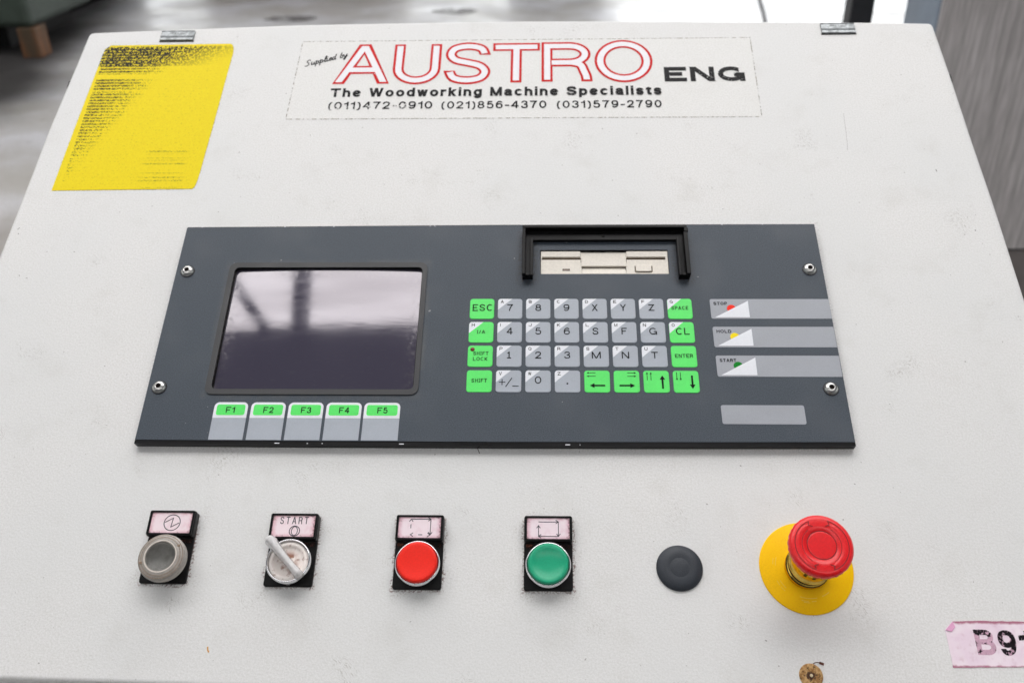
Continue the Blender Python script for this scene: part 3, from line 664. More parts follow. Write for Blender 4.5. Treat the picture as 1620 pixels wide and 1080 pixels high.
write(bm, 'The Woodworking Machine Specialists', 94.2, 376.8, 320.3, 10.2, z, 2, w=2.25, gap=.19)
write(bm, '(011)472-0910', 94.3, 182.8, 306.2, 8.4, z, 2, w=1.38, gap=.22)
write(bm, '(021)856-4370', 190.6, 279.3, 306.0, 8.4, z, 2, w=1.38, gap=.22)
write(bm, '(031)579-2790', 288.2, 376.0, 305.8, 8.4, z, 2, w=1.38, gap=.22)
SC = {'S': [[(1.3, 1.7), (1.0, 2.0), (.5, 1.8), (.5, 1.3), (.9, .9), (.9, .3), (.4, 0), (-.1, .2)]],
      'u': [[(0, .8), (.1, 1), (.1, .3), (.3, 0), (.6, .2), (.8, .9)], [(.8, .9), (.75, .2), (.95, 0), (1.1, .2)]],
      'p': [[(0, .8), (.15, 1.0), (.05, -.9)], [(.1, .6), (.4, 1.0), (.75, .8), (.7, .3), (.4, .0), (.1, .2)], [(.6, .15), (1, .25)]],
      'l': [[(0, .3), (.5, 1.2), (.6, 1.9), (.35, 1.9), (.2, 1), (.25, .1), (.45, 0), (.7, .25)]],
      'i': [[(0, .8), (.1, 1), (.1, .2), (.3, 0), (.5, .25)], [(.2, 1.4), (.26, 1.5)]],
      'e': [[(0, .4), (.5, .6), (.6, .9), (.35, 1.0), (.1, .6), (.15, .1), (.45, 0), (.8, .3)]],
      'd': [[(.7, .8), (.4, 1), (.05, .7), (.1, .1), (.4, 0), (.7, .5)], [(.95, 1.9), (.7, .3), (.85, 0), (1.05, .2)]],
      'b': [[(.3, 1.9), (.1, .9), (.05, .1), (.4, 0), (.7, .3), (.6, .9), (.2, .8)], [(.6, .9), (1, .85)]],
      'y': [[(0, .9), (.1, .2), (.4, .05), (.7, .8)], [(.75, 1), (.6, .0), (.3, -.9), (0, -.7), (.3, -.2), (1, .3)]], ' ': []}
cur = 0; ang = R(20); sc = 3.2; o0 = Vector((68.0, 356.9))
for ch in 'Supplied by':
    for stroke in SC[ch]:
        P = [Vector((cur + x + .35 * y, y)) for x, y in stroke]
        P = [(o0.x + sc * (p.x * math.cos(ang) * 1.08 - p.y * math.sin(ang)), o0.y + sc * (p.x * math.sin(ang) + p.y * math.cos(ang))) for p in P]
        ribbon(bm, smooth_path(P, 4), .95, z, 2)
    cur += {'S': 1.6, 'u': 1.15, 'p': 1.1, 'l': .72, 'i': .6, 'e': .85, 'd': 1.1, ' ': 1.0, 'b': 1.0, 'y': 1.0}[ch]
mesh('printed_lettering', bm, [M_PRED, M_PWHT, M_PBLK], st_, org=org)

# ---- pink tag, lower right
bm = new()
tg = [(518.2, -140.4), (560, -139.6), (606, -139.4), (607, -113.9), (566, -113.4), (540, -113.2), (523.3, -113.9), (518.0, -118.8)]
org = (562.5, -127, ZF)
n_ = []
for i in range(len(tg)):
    p, q = Vector(tg[i]), Vector(tg[(i + 1) % len(tg)]); k = max(1, int((q - p).length / 3))
    for j in range(k):
        v = p.lerp(q, j / k); n_.append((v.x + random.uniform(-.15, .15), v.y + random.uniform(-.15, .15)))
prism(bm, n_, ZF + .02, ZF + .3, 0)
write(bm, 'B', 534.3, 545.8, -133.0, 14.6, ZF + .38, 1, w=3.0); write(bm, 'B', 534.3, 545.8, -133.0, 14.6, ZF + .46, 2, w=3.0)
write(bm, '9', 547.8, 558.0, -133.2, 14.6, ZF + .46, 2, w=2.9); write(bm, '9', 547.8, 558.0, -133.2, 14.6, ZF + .38, 1, w=2.9)
write(bm, '1', 560.2, 566.8, -133.2, 14.3, ZF + .46, 2, w=2.9)
prism(bm, [(518.0, -118.9), (523.3, -113.9), (524.2, -117.0), (521.6, -119.8)], ZF + .3, ZF + .75, 3)
mesh('pink_inventory_tag', bm, [M_TAG, M_TAGGHOST, M_TAGINK, plain('tag_fold_pink', srgb(228, 168, 204), .6, amp=.05)], CAB, org=org, label='faded pink paper tag with worn stamped number')

# ---- rust spot, screw and curl of swarf
t = NT('rust_patch'); Xr, Yr, _ = t.xyz()
rad = t.ma('SQRT', t.ma('ADD', t.ma('MULTIPLY', Xr, Xr), t.ma('MULTIPLY', Yr, Yr)))
c = t.mix(t.ramp(t.noise(420, 3, .7), .40, .62), srgb(196, 158, 104), srgb(150, 108, 58))
c = t.mix(t.ramp(t.ma('ADD', rad, t.ma('MULTIPLY', t.ma('SUBTRACT', t.noise(520, 3), .5), .006)), .0030, .0022), c, srgb(70, 40, 20))
c = t.mix(t.ma('MULTIPLY', t.ramp(t.noise(650, 2), .60, .64), .8), c, srgb(70, 44, 24))
c = t.mix(t.ramp(rad, .0010, .0008), c, srgb(214, 196, 160)); t.done(c, .75); M_RP = t.m
bm = new(); lathe(bm, [(7.0, ZF), (6.9, ZF + .5), (5.5, ZF + .8), (2.4, ZF + .8), (1.2, ZF + .4), (1.0, ZF + .9), (0, ZF + 1.0)], 434.4, -146.0, 32)
mesh('rusty_spot', bm, M_RP, CAB, org=(434.4, -146.0, ZF), label='round brown rust spot near the bottom edge')
bm = new(); ribbon(bm, smooth_path([(436.0, -139.6), (438.2, -138.5), (440.4, -138.6)], 4), .5, ZF + .3); ribbon(bm, [(440.2, -138.6), (442.8, -139.5)], 1.5, ZF + .3)
mesh('rusty_curl', bm, M_RUST, CAB, org=(439, -139, ZF))
# scratches and nicks
bm = new()
for P, wd in (([(525.2, 298), (523.4, 272), (522, 258)], .18), ([(587.6, 237.6), (588.2, 235.4)], .7), ([(-137.2, 181.2), (-135.9, 183)], .5), ([(232.4, -2.6), (234.0, -6.4)], .6), ([(604.5, 178.2), (604.9, 177.4)], .9)):
    ribbon(bm, P, wd, ZF + .04)
mesh('scratch_marks', bm, plain('scratch_dark', srgb(128, 124, 120), .8, amp=.3), CAB, org=(0, 0, ZF), kind='stuff')
bm = new(); ribbon(bm, [(72.6, -133.6), (73.0, -135.6), (73.9, -137)], .9, ZF + .05); mesh('paint_chip', bm, plain('chip_orange', srgb(204, 150, 70), .7), CAB, org=(73, -135, ZF))

# ================================================================== operator panel
bm = new()
PO = [(-.1, 0), (120, -.4), (250, -.4), (380, 0), (483.0, .6), (482.9, 60), (482.3, 179.2), (248, 179.3), (.8, 177.8), (.2, 90)]
SCR = rr(45.0, 37.8, 187.0, 140.4, 4)
holed(bm, PO, [rr(42.5, 35.5, 189, 143, 4), rr(274.4, 134.5, 370.0, 156.1, .6, 1)], ZF, 0, 0, 1)
# blackened lower lip and upper edge
prism(bm, [(-.3, -2.6), (120, -3.0), (250, -3.0), (380, -2.6), (483.2, -2.0), (483.1, .5), (380, -.1), (250, -.5), (120, -.5), (-.2, -.1)], ZF + .5, -.4, 1)
prism(bm, [(.8, 177.9), (248, 179.4), (482.3, 179.3), (482.3, 180.1), (248, 180.3), (.8, 178.8)], ZF, -.6, 1)
rx = random.Random(3)
for k in range(6):
    x = rx.uniform(5, 478); l_ = rx.choice((.5, .7, 1.0, 3.2)); y_ = -.15 - .4 * math.sin(math.pi * x / 483)
    prism(bm, [(x, y_ - 1.9), (x + l_, y_ - 1.9), (x + l_, y_ - 1.3), (x, y_ - 1.3)], -.5, -.34, 2)
for k in range(9):
    x = rx.uniform(5, 478); prism(bm, [(x, 178.1 + x * .003), (x + 1, 178.1 + x * .003), (x + 1, 178.5 + x * .003), (x, 178.5 + x * .003)], 0, .06, 2)
OP = mesh('operator_panel', bm, [M_FOIL, M_EDGE, M_WHITE], CAB, org=(0, 0, 0), label='dark grey operator panel screwed to the white face')

# screws
def screw(x, y):
    bm = new(); rt = random.uniform(0, 60)
    prof = [(4.9, 0), (4.8, .7), (4.2, 1.7), (3.3, 2.45), (2.2, 2.8), (1.75, 2.8), (1.6, 1.0), (0, .9)]
    lathe(bm, prof, x, y, 28, mis=[0, 0, 0, 0, 0, 1, 1])
    prism(bm, circ(x, y, 5.3, 24), .01, .12, 1)
    return mesh('screw', bm, [M_STEEL, plain('screw_socket_rust', srgb(30, 16, 12), .8) if 'screw_socket_rust' not in bpy.data.materials else bpy.data.materials['screw_socket_rust']], OP, org=(x, y, 0))
s0 = screw(9.2, 137.2)
for x, y in ((8.3, 39.6), (472.8, 138.2), (473.2, 40.0)): move_copy(s0, OP, (x - 9.2, y - 137.2, 0))

# monitor
bm = new(); holed(bm, rr(40.9, 34.1, 190.3, 144.6, 5.5, 5), [rr(45.2, 38.2, 186.8, 140.2, 3.5, 4)], -.0, .9, 0, 0)
holed(bm, rr(45.19, 38.19, 186.81, 140.21, 3.5, 4), [rr(45.8, 38.6, 186.3, 139.9, 3, 4)], -5.5, -.5, 1, 1)
mesh('screen_bezel', bm, [M_BEZEL, M_BLACK], OP, org=(115.6, 89.3, 0))
bm = new(); nx, ny = 40, 30; G = []
for j in range(ny + 1):
    row = []
    for i in range(nx + 1):
        x = -71 + 142 * i / nx; y = -51.2 + 102.4 * j / ny; row.append(bm.verts.new((115.8 + x, 89.2 + y, -.7 - (x * x + y * y) / (2 * 2300))))
    G.append(row)
for j in range(ny):
    for i in range(nx):
        f = bm.faces.new((G[j][i], G[j][i + 1], G[j + 1][i + 1], G[j + 1][i])); f.smooth = True
mesh('screen', bm, M_GLASS, OP, org=(115.8, 89.2, -2), label='monitor glass mirroring the bright roof')

# function keys
for i in range(5):
    x = [50.0, 75.7, 101.7, 127.9, 154.0][i]; x1 = x + [23.4, 23.9, 24.1, 24.3, 24.8][i]
    bm = new(); prism(bm, rr(x, 16.4, x1, 28.2, 3.4, 5, corners=(2, 3)), .01, .22, 0)
    prism(bm, [(x, .1), (x1, .1), (x1, 16.3), (x, 16.3)], .01, .18, 1)
    prism(bm, rr(x + 1.9, 18.4, x1 - .9 - .8, 26.4, 1.5), .22, .32, 2)
    cx = (x + x1) / 2 + .4; write(bm, 'F%d' % (i + 1), cx - 3.5, cx + (2.6 if i == 0 else 3.5), 20.1, 4.4, .42, 3, w=.66)
    mesh('function_key', bm, [M_WHITE, M_GREY, M_GREEN, M_INK], OP, org=(cx, 15, 0))

# keypad
W_, H_ = 17.7, 17.1
CX = lambda c: 232.25 + 20.42 * c
RY = [104.0, 84.3, 64.8, 45.0]
small = [' ABCDEFG', 'HIJKLMNO', ' PQRSTU ', ' VWZ    ']
main = [['ESC', '7', '8', '9', 'X', 'Y', 'Z', 'SPACE'], ['I/A', '4', '5', '6', 'S', 'F', 'G', 'CL'], ['LOCK', '1', '2', '3', 'M', 'N', 'T', 'ENTER'], ['SHIFT', '+', '0', '.', '<', '>', '^', 'v']]
wid = {'ESC': (14.6, 5.6), 'SPACE': (12, 2.9), 'I/A': (6, 2.8), 'CL': (9.6, 5.6), 'ENTER': (12.4, 2.9), 'SHIFT': (10.8, 2.9), '1': (3.0, 5.5), 'M': (6.3, 5.4), 'N': (5.2, 5.4), 'G': (5.4, 5.6), '0': (4.6, 5.6), 'F': (3.9, 5.4), 'Z': (4.3, 5.4), 'T': (4.6, 5.4)}
for r in range(4):
    for c in range(8):
        cx, cy = CX(c), RY[r]; k = main[r][c]; grn = c in (0, 7) or (r == 3 and c >= 4); bm = new()
        P = rr(cx - W_ / 2, cy - H_ / 2, cx + W_ / 2, cy + H_ / 2, 2.1, 4)
        soft(bm, P, .0, .34, .30, 0, seg=2)
        if small[r][c] != ' ':
            q = clip(P, -1 / 10.6, 1 / 9.6, (cx - W_ / 2) / 10.6 - (cy + H_ / 2) / 9.6 + 1)
            q = inset(q, .1); prism(bm, q, .34, .40, 1)
            write(bm, small[r][c], cx - 6.9, cx - (6.55 if small[r][c] == 'I' else 4.7), cy + 4.7, 2.5, .48, 2, w=.30 if small[r][c] in 'MW' else .40)
        z = .48
        if k == 'LOCK':
            write(bm, '', cx - 4.9, cx + 5.8, cy + .7, 2.8, z, 2, w=.44, toks=['S', 'H', 'i_', 'F', 'T']); write(bm, 'LOCK', cx - 5.0, cx + 5.3, cy - 3.7, 2.8, z, 2, w=.44)
            lathe(bm, [(1.6, .3), (1.5, .6), (0, .75)], cx - 5.6, cy + 5.4, 16, mi=3)
        elif k == '+':
            ribbon(bm, [(cx - 6.8, cy - .8), (cx - 2.2, cy - .8)], .62, z, 2); ribbon(bm, [(cx - 4.5, cy - 3.1), (cx - 4.5, cy + 1.5)], .62, z + .02, 2)
            ribbon(bm, [(cx - 2.0, cy - 4.4), (cx + 2.3, cy + 2.6)], .6, z, 2); ribbon(bm, [(cx + 2.6, cy - 3.8), (cx + 7.0, cy - 3.8)], .62, z, 2)
        elif k == '.': sheet(bm, [(cx - .7, cy - 2.4), (cx + .5, cy - 2.4), (cx + .5, cy - 1.2), (cx - .7, cy - 1.2)], z, 2)
        elif k == '<':
            arrow(bm, cx + .2, cy - 3.2, -1, 0, 10.6, 1.15, 3.6, 3.2, z, 2)
            for d in (0, -2.6): arrow(bm, cx - 4.0, cy + 6.6 + d, -1, 0, 6.2, .4, 1.5, 1.4, z, 2)
        elif k == '>':
            arrow(bm, cx + .2, cy - 3.2, 1, 0, 10.6, 1.15, 3.6, 3.2, z, 2)
            for d in (0, -2.6): arrow(bm, cx + 3.6, cy + 6.6 + d, 1, 0, 6.2, .4, 1.5, 1.4, z, 2)
        elif k == '^':
            arrow(bm, cx + 4.2, cy - .4, 0, 1, 10.2, 1.25, 3.8, 3.2, z, 2)
            for d in (0, 2.6): arrow(bm, cx - 6.2 + d, cy + 4.1, 0, 1, 6.2, .4, 1.5, 1.4, z, 2)
        elif k == 'v':
            arrow(bm, cx + 4.2, cy - .4, 0, -1, 10.2, 1.25, 3.8, 3.2, z, 2)
            for d in (0, 2.6): arrow(bm, cx - 6.2 + d, cy + 4.1, 0, -1, 6.2, .4, 1.5, 1.4, z, 2)
        else:
            tw, th = wid.get(k, (4.3, 5.6)); off = .0 if th > 4 else .004
            dy = .9 if len(k) == 1 or th > 4 else .2
            if k == 'SPACE': dy = .6
            if k in ('ENTER', 'SHIFT'): dy = .4
            sh = .5 if k == 'ESC' else (.6 if k == 'CL' else 0)
            write(bm, k, cx - tw / 2 + sh, cx + tw / 2 + sh, cy - th / 2 + dy, th, z, 2, w=.78 if th > 4 else .44, toks={'I/A': ['i_', '/', 'A'], 'SHIFT': ['S', 'H', 'i_', 'F', 'T'], '1': ['1_']}.get(k))
        lab = ('green ' if grn else '') + {'LOCK': 'shift lock key with red lamp', '+': '', '<': 'left arrow key', '>': 'right arrow key', '^': 'up arrow key', 'v': 'down arrow key', '.': ''}.get(k, k + ' key')
        mesh('key', bm, [M_GREEN if grn else M_GREY, M_WHITE, M_INK, M_DRED], OP, org=(cx, cy, 0), label=lab if grn else None)

# indicator strips
for (y0, y1, tx, tw, cm, cl) in ((95.8, 112.35, 'STOP', 9.7, M_LRED, 'red'), (72.4, 89.05, 'HOLD', 10.4, M_LYEL, 'yellow'), (49.1, 65.65, 'START', 11.5, M_LGRN, 'green')):
    bm = new(); prism(bm, rr(397.2, y0, 482.55, y1, 1.4, 4, corners=(0, 3)), .01, .16, 0)
    tri = [(399.8, y0 + 1.1), (424.6, y0 + 1.1), (424.6, y0 + 15.0)]
    sheet(bm, tri, .24, 1)
    # domed lamp window, cut by the white wedge
    ccx, ccy, rd = 412.2, y0 + 8.3, 3.3; sl = 13.9 / 24.8
    sheet(bm, clip(circ(ccx, ccy, rd, 28), -sl, 1, sl * 399.8 - (y0 + 1.1)), .26, 3)
    write(bm, tx, 399.7, 399.7 + tw, y1 - 5.1, 2.6, .26, 2, w=.50)
    mesh('indicator_strip', bm, [M_STRIP, M_WHITE, M_INK, cm], OP, org=(440, (y0 + y1) / 2, 0), label='grey %s strip with %s lamp window' % (tx, cl))
bm = new(); prism(bm, rr(397.1, 13.2, 453.0, 27.3, 1.4, 4), .01, .2, 0)
mesh('blank_label', bm, M_STRIP, OP, org=(425, 20, 0))

# disk guard: a raised U-shaped channel
bm = new()
U = [(261.2, 129.6), (269.0, 129.6), (269.0, 163.4), (376.2, 163.4), (376.2, 129.6), (384.2, 129.6), (384.2, 173.4), (261.2, 173.4)]
prism(bm, U, .01, 3.2, 0)
def bar(x0, x1, y0, y1, z0, z1, r=.5): soft(bm, rr(x0, y0, x1, y1, min(r, (x1 - x0) / 2.1, (y1 - y0) / 2.1), 2), z0, z1, .35, 0, seg=2)
bar(261.0, 263.4, 129.4, 171.0, 3.15, 8.2); bar(266.9, 269.2, 129.5, 163.0, 3.15, 6.4)
bar(263.45, 266.85, 129.3, 131.4, 3.15, 6.4)
bar(381.4, 384.4, 129.4, 167, 3.15, 8.2); bar(376.0, 378.0, 129.5, 163.0, 3.15, 6.4); bar(378.05, 381.35, 129.3, 131.4, 3.15, 6.4)
bar(261.0, 384.4, 171.05, 173.6, 3.15, 8.2)
bar(382.0, 385.0, 167.1, 171.0, 3.15, 8.6)
lathe(bm, [(1.4, 3.2), (1.2, 3.7), (.4, 3.8), (0, 3.4)], 322, 167, 14)
mesh('disk_guard', bm, M_BLACK, OP, org=(322.7, 151, 0), label='black U-shaped guard round the disk drive')

# floppy drive
bm = new(); X = lambda p: 274.7 + (p - 282) * 95.2 / 1023; Yv = lambda p: 155.7 - (p - 283) * 21.0 / 185
fx0, fx1, fy0, fy1 = 275.0, 369.6, 134.9, 155.2
bxs = lambda a, b, c, d, z0, z1, mi=0, side=None: prism(bm, [(a, c), (b, c), (b, d), (a, d)], z0, z1, mi, side)
bxs(fx0, fx1, fy0, fy1, -5.5, -2.6, 1)                       # back of the slot
bxs(fx0, X(602), Yv(330), fy1, -2.59, -.6); bxs(X(973), fx1, Yv(330), fy1, -2.59, -.6)      # upper flaps
bxs(fx0, X(604), fy0, Yv(352), -2.59, -.9); bxs(X(972), fx1, fy0, Yv(352), -2.59, -.9)      # lower face
bxs(fx0, X(293), Yv(351.8), Yv(330.2), -2.59, -.7); bxs(X(1284), fx1, Yv(351.8), Yv(330.2), -2.59, -.7)
for a, b in ((X(293), X(604)), (X(972), X(1284))):           # bevelled lip under the slot
    v = [bm.verts.new(p) for p in ((a, Yv(368), -.88), (b, Yv(368), -.88), (b, Yv(348), -2.0), (a, Yv(348), -2.0))]; bm.faces.new(v)
bxs(X(604.5), X(971.5), Yv(335), fy1, -2.58, -1.9)           # central recess, top
bxs(X(609), X(968), Yv(405), Yv(344), -2.58, -.35)           # shutter thumb block
v = [bm.verts.new(p) for p in ((X(612), fy0 + .6, -.85), (X(965), fy0 + .6, -.85), (X(960), Yv(412), -2.2), (X(616), Yv(412), -2.2))]; bm.faces.new(v)
bxs(X(604.5), X(971.5), fy0, fy0 + .55, -2.58, -.9)
for a, b in ((X(604.5), X(611)), (X(966), X(971.5))): bxs(a, b, fy0 + .56, Yv(378), -2.58, -.9)
bxs(X(457), X(517), Yv(441), Yv(424), -.9, -.84, 1); bxs(X(463), X(510), Yv(438), Yv(428), -.84, -.76, 2)
ux = [(X(1037), Yv(402)), (X(1037), Yv(446)), (X(1044), Yv(452)), (X(1164), Yv(452)), (X(1171), Yv(446)), (X(1171), Yv(402))]
ribbon(bm, ux, .7, -.82, 1)
soft(bm, rr(X(1043), Yv(448), X(1166), Yv(398), .7), -.9, -.1, .4, 0)
mesh('floppy_drive', bm, [M_BEIGE, M_BEIGED, plain('drive_lamp', srgb(120, 104, 92), .3)], OP, org=(322, 145, 0), label='beige floppy disk drive', recalc=True)

# ================================================================== push buttons
def holder(name, x0, x1, y0, ym, y1, label, zt=1.5):
    """black legend holder: thin plate under the button, thick box under the legend"""
    bm = new(); soft(bm, rr(x0, y0, x1, ym + 1, 1.6), ZF + .0, ZF + 2.2, .5, 0, seg=2)
    soft(bm, rr(x0, ym, x1, y1, 1.2), ZF + .05, zt - .9, .6, 0, seg=2)
    # frame standing proud round the legend
    fr = 1.7
    holed(bm, rr(x0 + .3, ym + .3, x1 - .3, y1 - .3, 1.0), [rr(x0 + fr, ym + fr - .2, x1 - fr, y1 - fr + .1, .4)], zt - 1.2, zt, 0, 0)
    ribbon(bm, [(x0 + 1.2, ym - 1.8), (x1 - 1.2, ym - 1.8)], 2.6, ZF + 2.26, 1)
    return mesh(name, bm, [M_BLACK, M_RUSTF], CAB, org=((x0 + x1) / 2, (y0 + y1) / 2, ZF), label=label)
t = NT('rust_film'); t.done(srgb(104, 58, 42), .8); t.put(t.b.inputs['Alpha'], t.ramp(t.noise(260, 4, .7), .46, .66)); M_RUSTF = t.m
def insert(h, x0, x1, y0, y1, draw, mat, zt=1.5):
    bm = new(); prism(bm, [(x0, y0), (x1, y0), (x1, y1), (x0, y1)], zt - 1.1, zt - .55, 0)
    draw(bm, (x0 + x1) / 2, (y0 + y1) / 2, zt - .47); mesh('legend_insert', bm, [mat, plain('legend_ink', srgb(62, 56, 66), .5) if 'legend_ink' not in bpy.data.materials else bpy.data.materials['legend_ink']], h, org=((x0 + x1) / 2, (y0 + y1) / 2, zt))
def bezel(h, cx, cy, r=14.0, z1=5.0):
    bm = new()
    lathe(bm, [(r - .9, ZF + 2), (r - .9, ZF + 4.2), (r, ZF + 4.8), (r + .1, z1 - 1.6), (r - .2, z1 - .5), (r - .6, z1), (r - 1.0, z1 - .1), (r - 1.22, z1 - .6), (r - 1.3, ZF + 2.4)], cx, cy, 64)
    return mesh('bezel', bm, M_CHROME, h, org=(cx, cy, 0))
def d_mains(bm, x, y, z):
    ribbon(bm, circ(x + .6, y, 5.2, 36), .55, z, 1, closed=True); ribbon(bm, [(x - 4.0, y + .2), (x + .9, y + 3.0), (x + .3, y - 2.9), (x + 5.2, y - .1)], .55, z + .05, 1)
def d_start(bm, x, y, z):
    write(bm, 'START', x - 9.0, x + 9.2, y + 1.3, 4.8, z, 1, w=.55, gap=.3)
    ribbon(bm, circ(x + 1.0, y - 3.3, 3.3, 28), .55, z, 1, closed=True); ribbon(bm, [(x + 1.0 + 1.9 * math.cos(k * math.pi / 12), y - 3.3 + 2.9 * math.sin(k * math.pi / 12)) for k in range(24)], .5, z + .05, 1, closed=True)
def head(bm, x, y, dx, dy, z, l=1.7):
    d = Vector((dx, dy)); n = Vector((-d.y, d.x)); p = Vector((x, y))
    ribbon(bm, [tuple(p - d * l + n * l * .7), (x, y), tuple(p - d * l - n * l * .7)], .5, z, 1)
def d_cycle1(bm, x, y, z):
    a, b, c, d = x - 5.6, x + 7.0, y + 5.4, y - 4.8
    ribbon(bm, [(a + .4, c), (b, c)], .5, z, 1); head(bm, b, c, 1, 0, z + .04); ribbon(bm, [(b, c), (b, d)], .5, z, 1); head(bm, b, d, 0, -1, z + .04)
    head(bm, a, c, 0, 1, z + .04); ribbon(bm, [(a, c - 3.4), (a, c - 6)], .5, z, 1); head(bm, a, d, -1, 0, z + .04); ribbon(bm, [(a + 5, d), (a + 7.6, d)], .5, z, 1); head(bm, b, d, 1, 0, z + .06)
def d_cycle2(bm, x, y, z):
    a, b, c, d = x - 6.2, x + 6.4, y + 4.2, y - 5.2
    ribbon(bm, [(a, c), (b, c)], .5, z, 1); head(bm, b, c, 1, 0, z + .04); ribbon(bm, [(b, c), (b, d)], .5, z, 1); head(bm, b, d, 0, -1, z + .04)
    ribbon(bm, [(b, d), (a, d)], .5, z, 1); head(bm, a, d, -1, 0, z + .04); ribbon(bm, [(a, d), (a, c - 2.4)], .5, z, 1); head(bm, a, c - 2.4, 0, 1, z + .04)

h = holder('illuminated_button', 22.1, 52.0, -96.0, -66.8, -50.0, 'power button with clouded transparent cover')
insert(h, 23.9, 50.4, -65.0, -51.5, d_mains, M_INS1)
bezel(h, 37.3, -83.0, 13.2, 3.0)
bm = new(); lathe(bm, [(11.2, 1), (11.2, 6.0), (9.4, 6.4), (7.5, 4.2), (0, 1.2)], 37.6, -83.2, 48); mesh('lens', bm, M_LENS, h, org=(37.6, -83.2, 0))
bm = new()
lathe(bm, [(12.4, 1.5), (13.8, 2.4), (14.7, 4.6), (14.5, 6.6), (14.9, 7.6), (14.6, 9.2), (13.4, 10.4), (11.2, 10.9), (10.1, 11.5), (9.2, 11.1), (8.6, 9.6), (6, 8.8), (0, 8.5)], 39.0, -83.2, 64, mis=[0] * 9 + [2] * 3)
ribbon(bm, circ(39.0, -83.2, 9.9, 48), .7, 11.55, 3, closed=True)
for rq, zq in ((12.1, 10.9), (13.6, 10.4)): ribbon(bm, circ(39.0, -83.2, rq, 48), .35, zq, 1, closed=True)
for a in (35, 200):
    q = circ(39.0, -83.2, 12.3, 1, a, a + 8); prism(bm, [(q[0][0] - .9, q[0][1] - .7), (q[0][0] + .9, q[0][1] - .7), (q[0][0] + .9, q[0][1] + .7), (q[0][0] - .9, q[0][1] + .7)], 10.2, 11.0, 1)
mesh('protective_cover', bm, [M_BOOT, M_BOOTD, M_WINDOW, plain('silicone_lip', srgb(214, 206, 196), .4)], h, org=(39.0, -83.2, 0))

h = holder('selector_switch', 101.4, 132.2, -97.2, -68.5, -51.4, 'selector switch with clear lever below a START legend')
insert(h, 103.2, 130.5, -66.8, -52.9, d_start, M_INS1)
bezel(h, 117.3, -83.2, 14.0, 4.8)
bm = new(); lathe(bm, [(12.6, 1.6), (12.4, 3.2), (10.8, 3.6), (9.6, 3.2), (9.2, 2.2), (6, 2.2), (0, 2.4)], 117.3, -83.2, 48); 
mesh('dial', bm, M_DIAL, h, org=(117.3, -83.2, 0))
bm = new()
rows_ = []
for s, wd, zt in ((-19.5, 3.6, 15.6), (-17.5, 4.3, 15.8), (-10, 3.5, 13.8), (0, 3.0, 12.6), (8, 3.2, 12.0), (14, 3.6, 11.4), (16.5, 3.2, 10.4)):
    zb = 3.0 if s > -11 else 3.0 + (-11 - s) * .95
    rows_.append([bm.verts.new((s, -wd, zb)), bm.verts.new((s, wd, zb)), bm.verts.new((s, wd * .55, zt)), bm.verts.new((s, -wd * .55, zt))])
for a, b in zip(rows_, rows_[1:]):
    for i in range(4): bm.faces.new((a[i], a[(i + 1) % 4], b[(i + 1) % 4], b[i]))
bm.faces.new(rows_[0][::-1]); bm.faces.new(rows_[-1])
bmesh.ops.bevel(bm, geom=bm.edges[:], offset=.5, segments=2, affect='EDGES')
for f in bm.faces: f.smooth = True
ca, sa = math.cos(R(-46)), math.sin(R(-46))
for v in bm.verts: x, y = v.co.x * .86, v.co.y * .9; v.co.x = 117.0 + x * ca - y * sa; v.co.y = -83.6 + x * sa + y * ca
mesh('lever', bm, M_CLEAR, h, org=(117.0, -83.6, 0), recalc=True, label='clear plastic lever')

h = holder('push_button', 182.6, 213.2, -98.2, -68.6, -51.8, 'red push button with chrome ring')
insert(h, 184.4, 211.4, -67.0, -53.2, d_cycle1, M_INS2)
bezel(h, 198.4, -83.8, 14.0, 5.0)
bm = new(); lathe(bm, [(12.55, 1.5), (12.5, 6.0), (12.2, 6.7), (11.2, 7.0), (9.6, 6.8), (4, 6.6), (0, 6.6)], 198.4, -83.9, 64); mesh('button_cap', bm, M_REDCAP, h, org=(198.4, -83.9, 0))
h = holder('push_button', 264.6, 295.2, -98.2, -68.6, -51.8, 'green push button with chrome ring')
insert(h, 266.4, 293.4, -67.0, -53.2, d_cycle2, M_INS2)
bezel(h, 279.8, -84.0, 14.0, 5.0)
bm = new(); lathe(bm, [(12.55, 1.5), (12.5, 6.0), (12.2, 6.8), (11.2, 7.1), (9.4, 6.6), (7.6, 5.9), (4, 5.6), (0, 5.5)], 279.8, -84.1, 64); mesh('button_cap', bm, M_GRNCAP, h, org=(279.8, -84.1, 0))

# blanking plug
bm = new(); lathe(bm, [(14.4, ZF), (14.5, ZF + .9), (13.6, ZF + 2.0), (9, ZF + 2.5), (6.3, ZF + 2.62), (6.1, ZF + 2.56), (5.9, ZF + 2.62), (0, ZF + 2.66)], 361.9, -83.0, 56)
mesh('blanking_plug', bm, M_PLUG, CAB, org=(361.9, -83, ZF), label='dark blank plug between green button and emergency stop')

